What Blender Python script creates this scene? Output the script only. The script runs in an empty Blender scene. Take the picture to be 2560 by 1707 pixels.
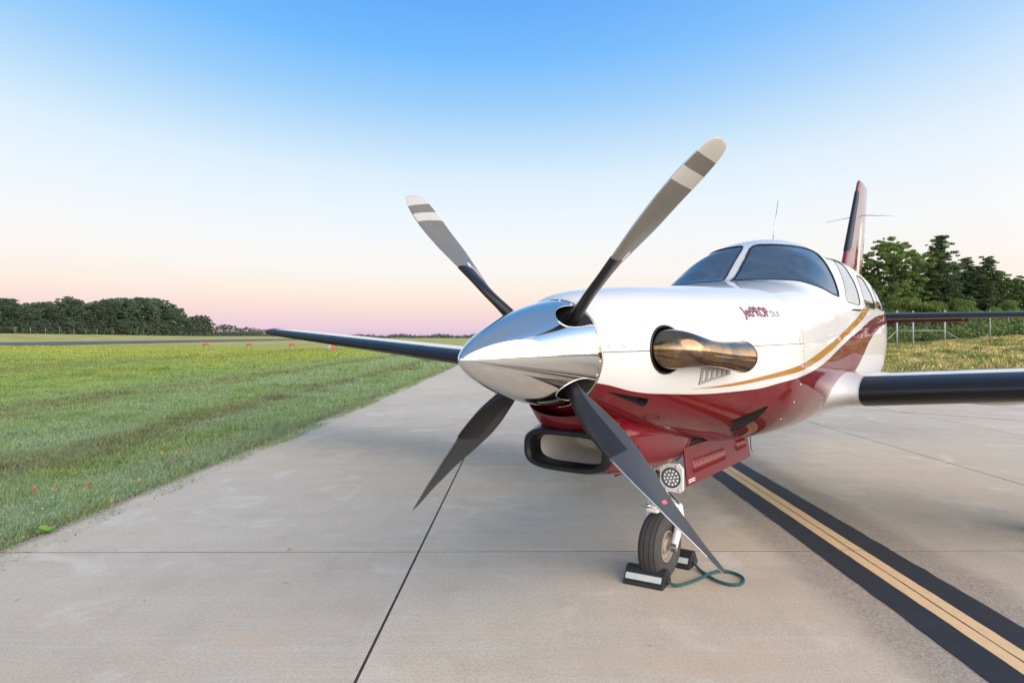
import bpy, bmesh, math, random
import numpy as np
from mathutils import Vector, Matrix
random.seed(7); RNG = np.random.default_rng(7)
C = bpy.context.scene.collection
SC = bpy.context.scene
PI = math.pi

# ------------------------------------------------------------------ camera
cam_d = bpy.data.cameras.new('camera'); cam = bpy.data.objects.new('camera', cam_d); C.objects.link(cam)
cam.location = (0, 0, 1.3318); cam.rotation_euler = (PI/2, 0, 0)
cam_d.lens = 23.107; cam_d.sensor_width = 36; cam_d.shift_y = -0.0038
cam_d.clip_start = 0.05; cam_d.clip_end = 6000
SC.camera = cam
SC.view_settings.view_transform = 'Standard'; SC.view_settings.look = 'None'
SC.view_settings.gamma = 1; SC.view_settings.exposure = 0.0
SC.view_settings.use_curve_mapping = False

# ------------------------------------------------------------------ sky: clear dawn, sun just over the horizon behind and to the right
SUN_AZ = math.radians(142); SUN_EL = math.radians(30)
def srgb(r, g, b, a=1.0):
    f = lambda c: (c/255/12.92) if c/255 <= .04045 else ((c/255+.055)/1.055)**2.4
    return (f(r), f(g), f(b), a)
W = bpy.data.worlds.new('World'); SC.world = W; W.use_nodes = True
nt = W.node_tree; nt.nodes.clear()
def wn(t, **k):
    n = nt.nodes.new(t)
    for a, b in k.items(): setattr(n, a, b)
    return n
tc = wn('ShaderNodeTexCoord'); nrm = wn('ShaderNodeVectorMath', operation='NORMALIZE')
nt.links.new(tc.outputs['Generated'], nrm.inputs[0])
sep = wn('ShaderNodeSeparateXYZ'); nt.links.new(nrm.outputs[0], sep.inputs[0])
def ramp(stops, gain=1.0):
    r = wn('ShaderNodeValToRGB'); e = r.color_ramp.elements
    r.color_ramp.interpolation = 'EASE' if False else 'LINEAR'
    for i, (p, c) in enumerate(stops):
        if i < 2: el = e[i]; el.position = p
        else: el = e.new(p)
        c = srgb(*c); el.color = (c[0]*gain, c[1]*gain, c[2]*gain, 1)
    return r
SKY_A = [(0, (214,192,220)), (.011, (232,202,220)), (.0385, (248,219,213)), (.0646, (251,235,222)), (.0956, (250,244,238)), (.142, (244,246,248)),
         (.187, (233,244,252)), (.231, (220,238,252)), (.274, (194,225,250)), (.329, (156,206,250)), (.393, (114,187,252)), (.452, (97,172,248)), (.62, (100,158,224)), (1, (146,174,212))]
SKY_B = [(0, (255,232,205)), (.03, (255,243,226)), (.08, (252,247,238)), (.145, (249,249,249)), (.216, (241,246,251)), (.29, (222,235,251)),
         (.36, (190,218,251)), (.45, (160,197,247)), (.62, (130,172,230)), (1, (146,174,212))]
ra = ramp(SKY_A); rb = ramp(SKY_B)
def wm(op, a, b):
    n = wn('ShaderNodeMath', operation=op)
    for i, x in enumerate((a, b)):
        if isinstance(x, (int, float)): n.inputs[i].default_value = x
        else: nt.links.new(x, n.inputs[i])
    return n.outputs[0]
zf_ = wm('MULTIPLY', sep.outputs[2], wm('SUBTRACT', 1.0, wm('MULTIPLY', wm('MULTIPLY', sep.outputs[0], sep.outputs[0]), .4)))
nt.links.new(zf_, ra.inputs[0]); nt.links.new(zf_, rb.inputs[0])
dot = wn('ShaderNodeVectorMath', operation='DOT_PRODUCT'); dot.inputs[1].default_value = (math.sin(SUN_AZ), math.cos(SUN_AZ), 0)
nt.links.new(nrm.outputs[0], dot.inputs[0])
mr = wn('ShaderNodeMapRange', interpolation_type='SMOOTHSTEP'); mr.inputs['From Min'].default_value = -1.0; mr.inputs['From Max'].default_value = .75
nt.links.new(dot.outputs['Value'], mr.inputs['Value'])
mx = wn('ShaderNodeMix', data_type='RGBA'); nt.links.new(mr.outputs[0], mx.inputs['Factor'])
nt.links.new(ra.outputs[0], mx.inputs[6]); nt.links.new(rb.outputs[0], mx.inputs[7])
# brighter dawn side: gain grows smoothly toward the sun's azimuth and toward the horizon
g1 = wn('ShaderNodeMapRange', interpolation_type='SMOOTHSTEP'); g1.inputs['From Min'].default_value = -.30; g1.inputs['From Max'].default_value = 1.0
g1.inputs['To Min'].default_value = 1.0; g1.inputs['To Max'].default_value = 5.2
nt.links.new(dot.outputs['Value'], g1.inputs['Value'])
fall = wm('POWER', wm('MAXIMUM', wm('SUBTRACT', 1.0, sep.outputs[2]), 0.0), 1.6)
gg = wm('ADD', 1.0, wm('MULTIPLY', wm('SUBTRACT', g1.outputs[0], 1.0), fall))
sc_ = wn('ShaderNodeVectorMath', operation='SCALE'); nt.links.new(mx.outputs[2], sc_.inputs[0]); nt.links.new(gg, sc_.inputs['Scale'])
nis = wn('ShaderNodeTexSky', sky_type='NISHITA', sun_disc=False, sun_elevation=SUN_EL, sun_rotation=SUN_AZ)
sn = wn('ShaderNodeVectorMath', operation='SCALE'); sn.inputs['Scale'].default_value = 0.004
nt.links.new(nis.outputs[0], sn.inputs[0])
ad = wn('ShaderNodeVectorMath', operation='ADD'); nt.links.new(sc_.outputs[0], ad.inputs[0]); nt.links.new(sn.outputs[0], ad.inputs[1])
bg = wn('ShaderNodeBackground'); bg.inputs['Strength'].default_value = 1.0
out = wn('ShaderNodeOutputWorld'); nt.links.new(ad.outputs[0], bg.inputs[0]); nt.links.new(bg.outputs[0], out.inputs[0])

sun_d = bpy.data.lights.new('sun', 'SUN'); sun_d.energy = 3.2; sun_d.angle = math.radians(65); sun_d.color = (1, .78, .54)
sun = bpy.data.objects.new('sun', sun_d); C.objects.link(sun); sun.location = (30, -40, 20)
d = Vector((math.sin(SUN_AZ)*math.cos(SUN_EL), math.cos(SUN_AZ)*math.cos(SUN_EL), math.sin(SUN_EL)))
sun.rotation_euler = d.to_track_quat('Z', 'Y').to_euler()

# ------------------------------------------------------------------ material helper
class M:
    def __init__(s, name):
        s.m = bpy.data.materials.new(name); s.m.use_nodes = True; s.t = s.m.node_tree
        s.b = s.t.nodes['Principled BSDF']; s.o = s.t.nodes['Material Output']
    def n(s, t, **k):
        n = s.t.nodes.new(t)
        for a, b in k.items(): setattr(n, a, b)
        return n
    def l(s, a, b): s.t.links.new(a, b)
    def set(s, **k):
        for a, b in k.items():
            s.b.inputs[a.replace('_', ' ')].default_value = b
        return s
    def pos(s): return s.n('ShaderNodeNewGeometry').outputs['Position']
    def obj(s): return s.n('ShaderNodeTexCoord').outputs['Object']
    def mapping(s, vec, scale=(1,1,1), rot=(0,0,0), loc=(0,0,0)):
        m = s.n('ShaderNodeMapping'); s.l(vec, m.inputs[0]); m.inputs['Scale'].default_value = scale
        m.inputs['Rotation'].default_value = rot; m.inputs['Location'].default_value = loc; return m.outputs[0]
    def noise(s, vec, scale, detail=4, rough=.55, dist=0):
        n = s.n('ShaderNodeTexNoise'); s.l(vec, n.inputs['Vector']); n.inputs['Scale'].default_value = scale
        n.inputs['Detail'].default_value = detail; n.inputs['Roughness'].default_value = rough; n.inputs['Distortion'].default_value = dist
        return n.outputs['Fac']
    def mr(s, v, a, b, c=0, d=1, smooth=True):
        n = s.n('ShaderNodeMapRange', interpolation_type='SMOOTHSTEP' if smooth else 'LINEAR')
        s.l(v, n.inputs['Value']) if not isinstance(v, (int, float)) else None
        for i, x in zip(('From Min','From Max','To Min','To Max'), (a, b, c, d)): n.inputs[i].default_value = x
        return n.outputs[0]
    def math(s, op, a, b=0.0, c=None, clamp=False):
        n = s.n('ShaderNodeMath', operation=op, use_clamp=clamp)
        for i, x in enumerate((a, b) if c is None else (a, b, c)):
            if isinstance(x, (int, float)): n.inputs[i].default_value = x
            else: s.l(x, n.inputs[i])
        return n.outputs[0]
    def mix(s, f, a, b, mode='MIX'):
        n = s.n('ShaderNodeMix', data_type='RGBA', blend_type=mode)
        for i, x in ((0, f), (6, a), (7, b)):
            if isinstance(x, (int, float)): n.inputs[i].default_value = x
            elif isinstance(x, tuple): n.inputs[i].default_value = x if len(x) == 4 else x + (1,)
            else: s.l(x, n.inputs[i])
        return n.outputs[2]
    def bump(s, h, strength=.3, dist=.01):
        n = s.n('ShaderNodeBump'); n.inputs['Strength'].default_value = strength; n.inputs['Distance'].default_value = dist
        s.l(h, n.inputs['Height']); s.l(n.outputs[0], s.b.inputs['Normal']); return n.outputs[0]
    def col(s, c):
        if isinstance(c, tuple): s.b.inputs['Base Color'].default_value = c if len(c) == 4 else c + (1,)
        else: s.l(c, s.b.inputs['Base Color'])
        return s

def simple(name, col, rough=.5, metal=0, coat=0, bumpy=0, scale=40, spec=.5, var=.12):
    m = M(name); p = m.obj()
    nz = m.noise(p, scale, 3)
    c = col + (1,)
    dark = tuple(x*(1-var) for x in col) + (1,); lite = tuple(min(1, x*(1+var)) for x in col) + (1,)
    m.col(m.mix(nz, dark, lite)); m.set(Roughness=rough, Metallic=metal, Coat_Weight=coat, Coat_Roughness=.04, Specular_IOR_Level=spec)
    if bumpy: m.bump(nz, bumpy, .002)
    return m.m

# ------------------------------------------------------------------ mesh helpers
def props(o, label=None, cat=None, group=None, kind=None):
    if label: o['label'] = label
    if cat: o['category'] = cat
    if group: o['group'] = group
    if kind: o['kind'] = kind
    return o
def link_mesh(name, me, parent=None):
    o = bpy.data.objects.new(name, me); C.objects.link(o)
    if parent is not None: o.parent = parent
    return o
def make(name, geo, mats, parent=None, smooth=True, angle=None, fmat=None):
    v, f = geo; me = bpy.data.meshes.new(name); me.from_pydata([tuple(p) for p in v], [], [tuple(q) for q in f])
    for m in (mats if isinstance(mats, (list, tuple)) else [mats]): me.materials.append(m)
    if fmat: me.polygons.foreach_set('material_index', fmat)
    if smooth:
        me.polygons.foreach_set('use_smooth', [True]*len(me.polygons))
        if angle is not None: me.set_sharp_from_angle(angle=math.radians(angle))
    me.validate(); me.update(); return link_mesh(name, me, parent)
def join(*gs):
    V = []; F = []
    for v, f in gs:
        n = len(V); V += [tuple(p) for p in v]; F += [tuple(i+n for i in q) for q in f]
    return V, F
def box(c, s, rot=None):
    v = [Vector((x*s[0]/2, y*s[1]/2, z*s[2]/2)) for x in (-1,1) for y in (-1,1) for z in (-1,1)]
    if rot is not None: v = [rot @ p for p in v]
    v = [p + Vector(c) for p in v]
    return v, [(0,1,3,2),(4,6,7,5),(0,4,5,1),(2,3,7,6),(0,2,6,4),(1,5,7,3)]
def bbox(c, s, bev=.01, rot=None):
    """box with chamfered edges"""
    bm = bmesh.new(); v, f = box((0,0,0), s); vs = [bm.verts.new(p) for p in v]
    for q in f: bm.faces.new([vs[i] for i in q])
    bmesh.ops.bevel(bm, geom=bm.edges[:], offset=bev, segments=2, profile=.6, affect='EDGES')
    bmesh.ops.recalc_face_normals(bm, faces=bm.faces[:])
    bm.verts.index_update(); V = [p.co.copy() for p in bm.verts]; F = [[q.index for q in g.verts] for g in bm.faces]; bm.free()
    if rot is not None: V = [rot @ p for p in V]
    return [p + Vector(c) for p in V], F
def tube(path, radii, seg=12, caps=True, flat=1.0):
    P = [Vector(p) for p in path]; n = len(P); R = radii if isinstance(radii, (list, tuple)) else [radii]*n
    V = []; F = []; up = None
    for i in range(n):
        t = (P[min(i+1, n-1)] - P[max(i-1, 0)]).normalized()
        if up is None:
            up = Vector((0,0,1)) if abs(t.z) < .9 else Vector((1,0,0))
        a = t.cross(up).normalized(); b = a.cross(t).normalized(); up = b
        for k in range(seg):
            an = 2*PI*k/seg; V.append(P[i] + a*math.cos(an)*R[i] + b*math.sin(an)*R[i]*flat)
    for i in range(n-1):
        for k in range(seg):
            F.append((i*seg+k, i*seg+(k+1) % seg, (i+1)*seg+(k+1) % seg, (i+1)*seg+k))
    if caps: F.append(tuple(range(seg-1, -1, -1))); F.append(tuple((n-1)*seg+k for k in range(seg)))
    return V, F
def rev(prof, axis, origin, seg=32, caps=False):
    """surface of revolution: prof = [(along, radius)], axis unit vector"""
    ax = Vector(axis).normalized(); a = ax.orthogonal().normalized(); b = ax.cross(a); O = Vector(origin); V = []; F = []
    for s, r in prof:
        for k in range(seg):
            t = 2*PI*k/seg; V.append(O + ax*s + (a*math.cos(t)+b*math.sin(t))*r)
    for i in range(len(prof)-1):
        for k in range(seg): F.append((i*seg+k, i*seg+(k+1) % seg, (i+1)*seg+(k+1) % seg, (i+1)*seg+k))
    if caps: F.append(tuple(range(seg-1, -1, -1))); F.append(tuple((len(prof)-1)*seg+k for k in range(seg)))
    return V, F
def loft(rings, closed=True, caps=False):
    V = []; F = []; m = len(rings[0])
    for r in rings: V += list(r)
    for i in range(len(rings)-1):
        for k in range(m if closed else m-1): F.append((i*m+k, i*m+(k+1) % m, (i+1)*m+(k+1) % m, (i+1)*m+k))
    if caps: F.append(tuple(range(m-1, -1, -1))); F.append(tuple((len(rings)-1)*m+k for k in range(m)))
    return V, F
def fix_normals(me):
    bm = bmesh.new(); bm.from_mesh(me); bmesh.ops.recalc_face_normals(bm, faces=bm.faces[:]); bm.to_mesh(me); bm.free()
def np_mesh(name, V, F, mat, parent=None, smooth=False, attr=None):
    """fast mesh from numpy: V (n,3), F (m,k)"""
    me = bpy.data.meshes.new(name); k = F.shape[1]
    me.vertices.add(len(V)); me.vertices.foreach_set('co', V.astype(np.float32).ravel())
    me.loops.add(F.size); me.loops.foreach_set('vertex_index', F.astype(np.int32).ravel())
    me.polygons.add(len(F)); me.polygons.foreach_set('loop_start', np.arange(0, F.size, k, dtype=np.int32))
    me.update(calc_edges=True); me.materials.append(mat)
    if smooth: me.polygons.foreach_set('use_smooth', np.ones(len(F), bool))
    if attr is not None:
        a = me.attributes.new('tint', 'FLOAT', 'POINT'); a.data.foreach_set('value', attr.astype(np.float32))
    return me

# ================================================================== THE GROUND
def sstep(a, b, x):
    t = np.clip((x-a)/(b-a), 0, 1); return t*t*(3-2*t)
RWY = (-58.0, 74.0, -.989, -.149)            # a point of the runway's near edge and its normal pointing away
def rwy_s(x, y): return (x-RWY[0])*RWY[2] + (y-RWY[1])*RWY[3]
def edge_x(y): return -3.15 + .018*(y-4) + .00085*np.maximum(0, y-14)**2*0   # grass edge of the pavement
def H(x, y):
    x = np.asarray(x, float); y = np.asarray(y, float); s = rwy_s(x, y)
    z = .35*sstep(-30, -6, s) + 2.3*sstep(46, 100, s)
    z = z + .25*sstep(50, 100, s)*np.sin(x*.05+y*.02)
    right = sstep(8, 20, x)*sstep(25, 45, y)*np.clip(.72+.065*(x-28), .35, 1.6)*np.where(y > 60, 1, 1)
    bump = .06*np.sin(x*1.3+np.sin(y*.9)*1.5)*sstep(26, 32, y)*sstep(10, 20, x)
    z = z + right + bump
    near = sstep(-2.9, -4.5, x - .018*(y-4)) if False else 0
    return z
def grass_color(m, p):
    """colour of the mown field in world coordinates: dewy blue green, yellow green and brown bands that run along the pavement"""
    sp = m.n('ShaderNodeSeparateXYZ'); m.l(p, sp.inputs[0])
    u = m.math('SUBTRACT', sp.outputs[0], m.math('MULTIPLY', sp.outputs[1], .02))
    st = m.mapping(p, (1, .22, 1), rot=(0, 0, 0))
    n1 = m.noise(st, .9, 5, .6); n2 = m.noise(p, .28, 4, .6); n3 = m.noise(p, 3.0, 4, .65); n4 = m.noise(m.mapping(p, (1, .12, 1)), .35, 4)
    c = m.mix(m.mr(n1, .38, .62), (.235, .335, .07), (.38, .43, .055))
    c = m.mix(m.mr(n4, .47, .64, 0, .7), c, (.24, .41, .11))
    far = m.mr(sp.outputs[1], 24, 60)
    c = m.mix(m.math('MULTIPLY', far, .8), c, m.mix(m.mr(n4, .4, .6), (.36, .43, .04), (.52, .49, .07)))
    dew = m.math('MULTIPLY', m.mr(u, -15, -7), m.mr(n1, .34, .56, .12, .80)); c = m.mix(dew, c, (.30, .40, .25))
    # brown bands
    for cen, wd, amt in ((-9.6, 1.1, .62), (-5.4, .75, .78), (-3.3, .35, .5), (-22, 4, .4)):
        d_ = m.math('ABSOLUTE', m.math('SUBTRACT', u, cen))
        d_ = m.math('ADD', d_, m.math('ADD', m.math('MULTIPLY', m.math('SUBTRACT', n1, .5), wd*3.2), m.math('MULTIPLY', m.math('SUBTRACT', n3, .5), wd*1.6)))
        f = m.math('MULTIPLY', m.mr(d_, wd, wd*.2), m.math('MINIMUM', m.mr(n3, .25, .6, .2, amt), 1.0))
        c = m.mix(f, c, (.17, .115, .05))
    c = m.mix(m.mr(n2, .55, .75, 0, .5), c, (.34, .33, .10))
    c = m.mix(m.mr(n3, .5, .85, 0, .4), c, (.08, .11, .045))
    return c, n3, sp
gm = M('field_grass'); p = gm.pos(); gc, n3, sp_ = grass_color(gm, p)
fine = gm.noise(p, 22, 4, .7)
gc = gm.mix(gm.mr(fine, .35, .7, 0, .55), gc, (.035, .05, .02))
# dry tan bank beyond the runway and on the right hand embankment
n5 = gm.noise(gm.mapping(p, (.25, 1, 1)), .35, 5); n6 = gm.noise(p, .9, 5, .65); n7 = gm.noise(p, .16, 4, .6)
dry = gm.mix(gm.mr(n5, .35, .65), (.27, .29, .07), (.52, .43, .17))
dry = gm.mix(gm.mr(n6, .5, .75, 0, .6), dry, (.14, .19, .05))
dryf = gm.math('MAXIMUM', gm.mr(sp_.outputs[1], 75, 110), gm.math('MULTIPLY', gm.mr(sp_.outputs[0], 9, 12), gm.mr(sp_.outputs[1], 20, 26)))
gc = gm.mix(dryf, gc, dry)
gm.col(gc).set(Roughness=.9, Specular_IOR_Level=.15); gm.bump(fine, .6, .05)
def grid(xs, ys, zf):
    V = []; F = []; nx = len(xs)
    X, Y = np.meshgrid(xs, ys); Z = zf(X, Y)
    V = np.stack([X.ravel(), Y.ravel(), Z.ravel()], 1)
    i = np.arange(len(ys)-1)[:, None]*nx + np.arange(nx-1)[None]; i = i.ravel()
    return V, np.stack([i, i+1, i+1+nx, i+nx], 1)
def spread(a, b, n, p=2.2):
    t = np.linspace(0, 1, n); return a + (b-a)*t**p
xs = np.concatenate([-spread(0, 1, 60)[::-1]*2600, spread(0, 1, 60)[1:]*2600])
xs = np.unique(np.concatenate([xs, np.arange(8, 60, .8), np.arange(-340, -20, 6.)]))
ys = np.unique(np.concatenate([-spread(0, 1, 30)[::-1]*1500, spread(0, 1, 70)*4200, np.arange(22, 60, .8), np.arange(60, 620, 8.)]))
V, F = grid(xs, ys, lambda x, y: H(x, y) - .035)
me = np_mesh('grass_field', V, F, gm.m, smooth=True); o = link_mesh('grass_field', me); props(o, kind='structure')

# runway beyond the field
am = M('runway_asphalt'); p = am.pos()
am.col(am.mix(am.noise(am.mapping(p, (.1, .1, .1)), 4, 5), (.060, .060, .072), (.095, .093, .105))).set(Roughness=.85)
rx, ry = -.149, .989
rows = []
for t in np.concatenate([np.arange(-300, 200, 20.), np.arange(200, 1500, 100.)]):
    for s in (1.0, 37.0):
        x = RWY[0] + rx*t + RWY[2]*s; y = RWY[1] + ry*t + RWY[3]*s
        rows.append((x, y, float(H(x, y)) + .03))
F = [(2*i, 2*i+1, 2*i+3, 2*i+2) for i in range(len(rows)//2-1)]
o = make('runway', (rows, F), am.m, smooth=False); props(o, kind='structure')
# ------------------------------------------------------------------ concrete pavement of separate slabs
cm = M('concrete'); p = cm.pos(); sp = cm.n('ShaderNodeSeparateXYZ'); cm.l(p, sp.inputs[0])
oi = cm.n('ShaderNodeObjectInfo').outputs['Random']
big = cm.noise(p, .55, 5, .6); mid = cm.noise(p, 3.5, 5, .62); streak = cm.noise(cm.mapping(p, (.45, 7, 1)), 1.6, 5, .65); broom = cm.noise(cm.mapping(p, (2, 90, 1)), 1, 3)
streak2 = cm.noise(cm.mapping(p, (7, .3, 1)), 1.4, 4, .6)
speck = cm.noise(p, 170, 2, .8); sp2 = cm.noise(p, 55, 3, .7)
c = cm.mix(cm.mr(big, .3, .7), (.615, .50, .36), (.665, .57, .435))
c = cm.mix(cm.mr(mid, .42, .75, 0, .28), c, (.40, .335, .26))
c = cm.mix(cm.mr(streak, .50, .72, 0, .6), c, (.66, .615, .54))
c = cm.mix(cm.mr(streak2, .5, .75, 0, .12), c, (.33, .295, .26))
c = cm.mix(cm.mr(broom, .3, .7, 0, .10), c, (.28, .25, .22))
c = cm.mix(cm.mr(speck, .52, .72, 0, .55), c, (.24, .20, .155)); c = cm.mix(cm.mr(cm.noise(cm.mapping(p, (1, 5, 1)), 45, 3, .7), .5, .75, 0, .18), c, (.30, .25, .19)); c = cm.mix(cm.mr(cm.noise(p, 85, 3, .75), .48, .70, 0, .32), c, (.29, .24, .185)); c = cm.mix(cm.mr(cm.noise(cm.mapping(p, loc=(5, 5, 0)), 11, 2, .5), .72, .76, 0, .5), c, (.22, .18, .14))
c = cm.mix(cm.mr(cm.noise(p, .9, 3, .5, .6), .62, .72, 0, .35), c, (.47, .37, .29))
c = cm.mix(cm.math('MULTIPLY', oi, .16), c, (.30, .28, .26))
c = cm.mix(cm.mr(cm.noise(p, 62, 3, .8), .46, .60, 0, .30), c, (.33, .27, .20)); c = cm.mix(cm.mr(cm.noise(cm.mapping(p, loc=(9, 2, 0)), 70, 2, .7), .60, .70, 0, .35), c, (.80, .74, .66))
c = cm.mix(cm.mr(cm.noise(cm.mapping(p, loc=(2, 7, 0)), 1.7, 4, .6, .8), .54, .70, 0, .40), c, (.72, .66, .56)); c = cm.mix(cm.mr(cm.noise(cm.mapping(p, (.6, 1.5, 1), loc=(5, 1, 0)), 1.3, 4, .6, .5), .56, .70, 0, .35), c, (.60, .43, .29))
# worn band of exposed aggregate on both sides of the painted line
lc = cm.math('SUBTRACT', cm.math('SUBTRACT', sp.outputs[0], cm.math('MULTIPLY', sp.outputs[1], .0225)), 2.035)
dl = cm.math('ADD', cm.math('ABSOLUTE', lc), cm.math('MULTIPLY', cm.math('SUBTRACT', mid, .5), .30))
wf = cm.mr(dl, .62, .36)
c = cm.mix(cm.math('MULTIPLY', wf, .62), c, (.27, .22, .17))
vo = cm.n('ShaderNodeTexVoronoi'); cm.l(p, vo.inputs['Vector']); vo.inputs['Scale'].default_value = 120
sc2 = cm.n('ShaderNodeSeparateColor'); cm.l(vo.outputs['Color'], sc2.inputs[0])
pebble = cm.mix(sc2.outputs[0], (.14, .11, .09), (.55, .48, .40))
c = cm.mix(cm.math('MULTIPLY', wf, .42), c, pebble)
# tyre scuffs and oil marks
c = cm.mix(cm.mr(cm.noise(cm.mapping(p, (1.3, .5, 1)), 1.1, 4, .55), .68, .80, 0, .18), c, (.24, .21, .18))
# soil washed over the edge beside the grass
e_ = cm.math('SUBTRACT', sp.outputs[0], cm.math('MULTIPLY', sp.outputs[1], .018))
c = cm.mix(cm.math('MULTIPLY', cm.mr(e_, -3.16, -3.26), cm.mr(sp2, .35, .6)), c, (.14, .085, .06))
cm.col(c).set(Roughness=.72, Specular_IOR_Level=.35)
hh = cm.math('ADD', cm.math('MULTIPLY', speck, .6), cm.math('ADD', broom, cm.math('MULTIPLY', cm.math('MULTIPLY', sc2.outputs[0], wf), 1.2)))
cm.bump(hh, .35, .0025)
jm = simple('joint_sealant', (.045, .04, .038), .9, bumpy=.3)
pave = bpy.data.objects.new('concrete_pavement', None); C.objects.link(pave); props(pave, kind='structure')
COLS = [-3.27, -.650, 2.045, 4.53, 6.80, 9.15, 11.5, 13.85, 16.2, 18.55, 20.9, 23.25, 25.6, 27.95, 30.3]
SK = .0165; Y0 = 4.10; DY = 2.83; GAP = .0068
def cx_(i, y): return COLS[i] + SK*y
def ty(j, x): return Y0 + DY*j + .006*x
def slab(i, j):
    y0, y1 = ty(j, COLS[i]), ty(j+1, COLS[i]); b = .0015
    def quad(g, z):
        r = []
        for (ii, jj, sx, sy) in ((i, j, 1, 1), (i+1, j, -1, 1), (i+1, j+1, -1, -1), (i, j+1, 1, -1)):
            yy = ty(jj, COLS[ii]); x = cx_(ii, yy) + sx*g; r.append((x, yy + sy*g, z))
        return r
    v = quad(GAP, -.06) + quad(GAP, -b) + quad(GAP+b, 0)
    f = [(8, 9, 10, 11)] + [(k, (k+1) % 4, 4+(k+1) % 4, 4+k) for k in range(4)] + [(4+k, 4+(k+1) % 4, 8+(k+1) % 4, 8+k) for k in range(4)]
    return v, f
near = []; far = []
for j in range(-16, 42):
    for i in range(len(COLS)-1):
        y = ty(j, 0)
        if i >= 5 and y > 22.5: continue
        vis = -2 <= j <= 9 and (COLS[i] < .85*(y+DY)+.5 or COLS[i+1] < 8)
        vis = vis or (i <= 4 and -2 <= j <= 12)
        (near if vis else far).append((i, j))
for i, j in near: make('concrete_slab', slab(i, j), [cm.m, jm], pave, smooth=False, fmat=[0]+[1]*4+[0]*4)
o = make('concrete_slabs', join(*[slab(i, j) for i, j in far]), [cm.m, jm], pave, smooth=False, fmat=([0]+[1]*4+[0]*4)*len(far)); o['kind'] = 'stuff'
V = []; F = []
for j in range(-17, 44):
    y = ty(j, 0); V += [(cx_(0, y)+.02, y, -.0035), (cx_(5, y), y, -.0035)]
F = [(2*k, 2*k+1, 2*k+3, 2*k+2) for k in range(len(V)//2-1)]
make('joint_bed', join((V, F), ([(cx_(5, -45), -43, -.0045), (cx_(14, -45), -43, -.0045), (cx_(14, 24), 24.7, -.0045), (cx_(5, 24), 24.7, -.0045)], [(0, 1, 2, 3)])), jm, pave, smooth=False)
# soil and gravel lip past the last slab on the right is the embankment itself

# ------------------------------------------------------------------ taxiway centre line: two yellow strips on black borders, cracked along the joint
def paint(name, base, dark, wear=.5):
    m = M(name); p = m.pos(); a = m.noise(p, 9, 5, .7); b = m.noise(p, 130, 2, .7)
    c = m.mix(m.mr(a, .4, .75, 0, wear), base + (1,), dark + (1,)); c = m.mix(m.mr(b, .5, .8, 0, .35), c, tuple(x*.5 for x in dark) + (1,))
    m.col(c).set(Roughness=.68, Specular_IOR_Level=.3); m.bump(b, .3, .001); return m.m
ym = paint('yellow_line_paint', (.76, .52, .28), (.60, .42, .24)); bm_ = paint('black_border_paint', (.022, .025, .034), (.038, .040, .048), .6)
mark = bpy.data.objects.new('taxiway_marking', None); C.objects.link(mark); props(mark, kind='structure')
def lx(y): return 2.035 + .0225*y
def strip(a, b, z, rag=.0, mat=None, name='', j0=-14, j1=26, crack=0):
    V = []; F = []
    for j in range(j0, j1):
        y0 = ty(j, 2)+.003; y1 = ty(j+1, 2)-.003; n = 24
        base = len(V)
        for k in range(n+1):
            y = y0 + (y1-y0)*k/n
            ra = (random.random()-.5)*rag; rb = (random.random()-.5)*rag
            V += [(lx(y)+a+ra, y, z), (lx(y)+b+rb, y, z)]
        F += [(base+2*k, base+2*k+1, base+2*k+3, base+2*k+2) for k in range(n)]
    return make(name, (V, F), mat, mark, smooth=False)
strip(-.245, -.0765, .004, .010, bm_, 'black_border'); strip(.0765, .245, .004, .010, bm_, 'black_border')
strip(-.074, -.0045, .004, .004, ym, 'yellow_stripe'); strip(.0045, .074, .004, .004, ym, 'yellow_stripe')
# second, curved yellow line far to the right
V = []; n = 40
for k in range(n+1):
    t = k/n; x = 3.5 + 22*t; y = 13.3 - 6.2*t + 2.6*t*t + (0 if x > 0 else 0)
    y = 12.62 - (x-6.32)*1.15 + .022*(x-6.32)**2 if x > 5.2 else 13.98 - (x-5.2)*1.1
    V += [(x, y-.075, .0045), (x, y+.075, .0045)]
F = [(2*k, 2*k+1, 2*k+3, 2*k+2) for k in range(n)]
make('yellow_curve', (V, F), ym, mark, smooth=False)

# ================================================================== THE AIRPLANE
# all airplane coordinates: X aft of the propeller disc, Y to the airplane's left, Z above the propeller axis
PSI, TH, HUB = .6367, -.0178, 1.2627
aft = Vector((math.cos(TH)*math.sin(PSI), math.cos(TH)*math.cos(PSI), -math.sin(TH)))
upv = Vector((math.sin(TH)*math.sin(PSI), math.sin(TH)*math.cos(PSI), math.cos(TH)))
rgt = upv.cross(aft)
R3 = Matrix((aft, rgt, upv)).transposed()
hubw = Vector((.1331, 2.7249, HUB))
plane = bpy.data.objects.new('airplane', None); C.objects.link(plane)
plane.matrix_world = Matrix.Translation(hubw - R3 @ Vector((0, 0, HUB))) @ R3.to_4x4()
props(plane, 'parked white and maroon single propeller airplane with polished spinner and gold stripe', 'airplane')
def fl(p): return (p[0], -p[1], p[2] + HUB)
def A(name, geo, mats, parent=None, smooth=True, angle=None, fmat=None, normals=None):
    v, f = geo; v = [fl(p) for p in v]; f = [tuple(reversed(q)) for q in f]
    return make(name, (v, f), mats, parent if parent is not None else plane, smooth, angle, fmat)
def AF(*a, **k):
    o = A(*a, **k); fix_normals(o.data); return o
def copyA(o, parent=None):
    c = o.copy(); C.objects.link(c); c.parent = parent if parent is not None else o.parent; return c
def gz(X): return (-HUB + X*math.sin(TH))/math.cos(TH)      # ground height in airplane coordinates (Y = 0)

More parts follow.
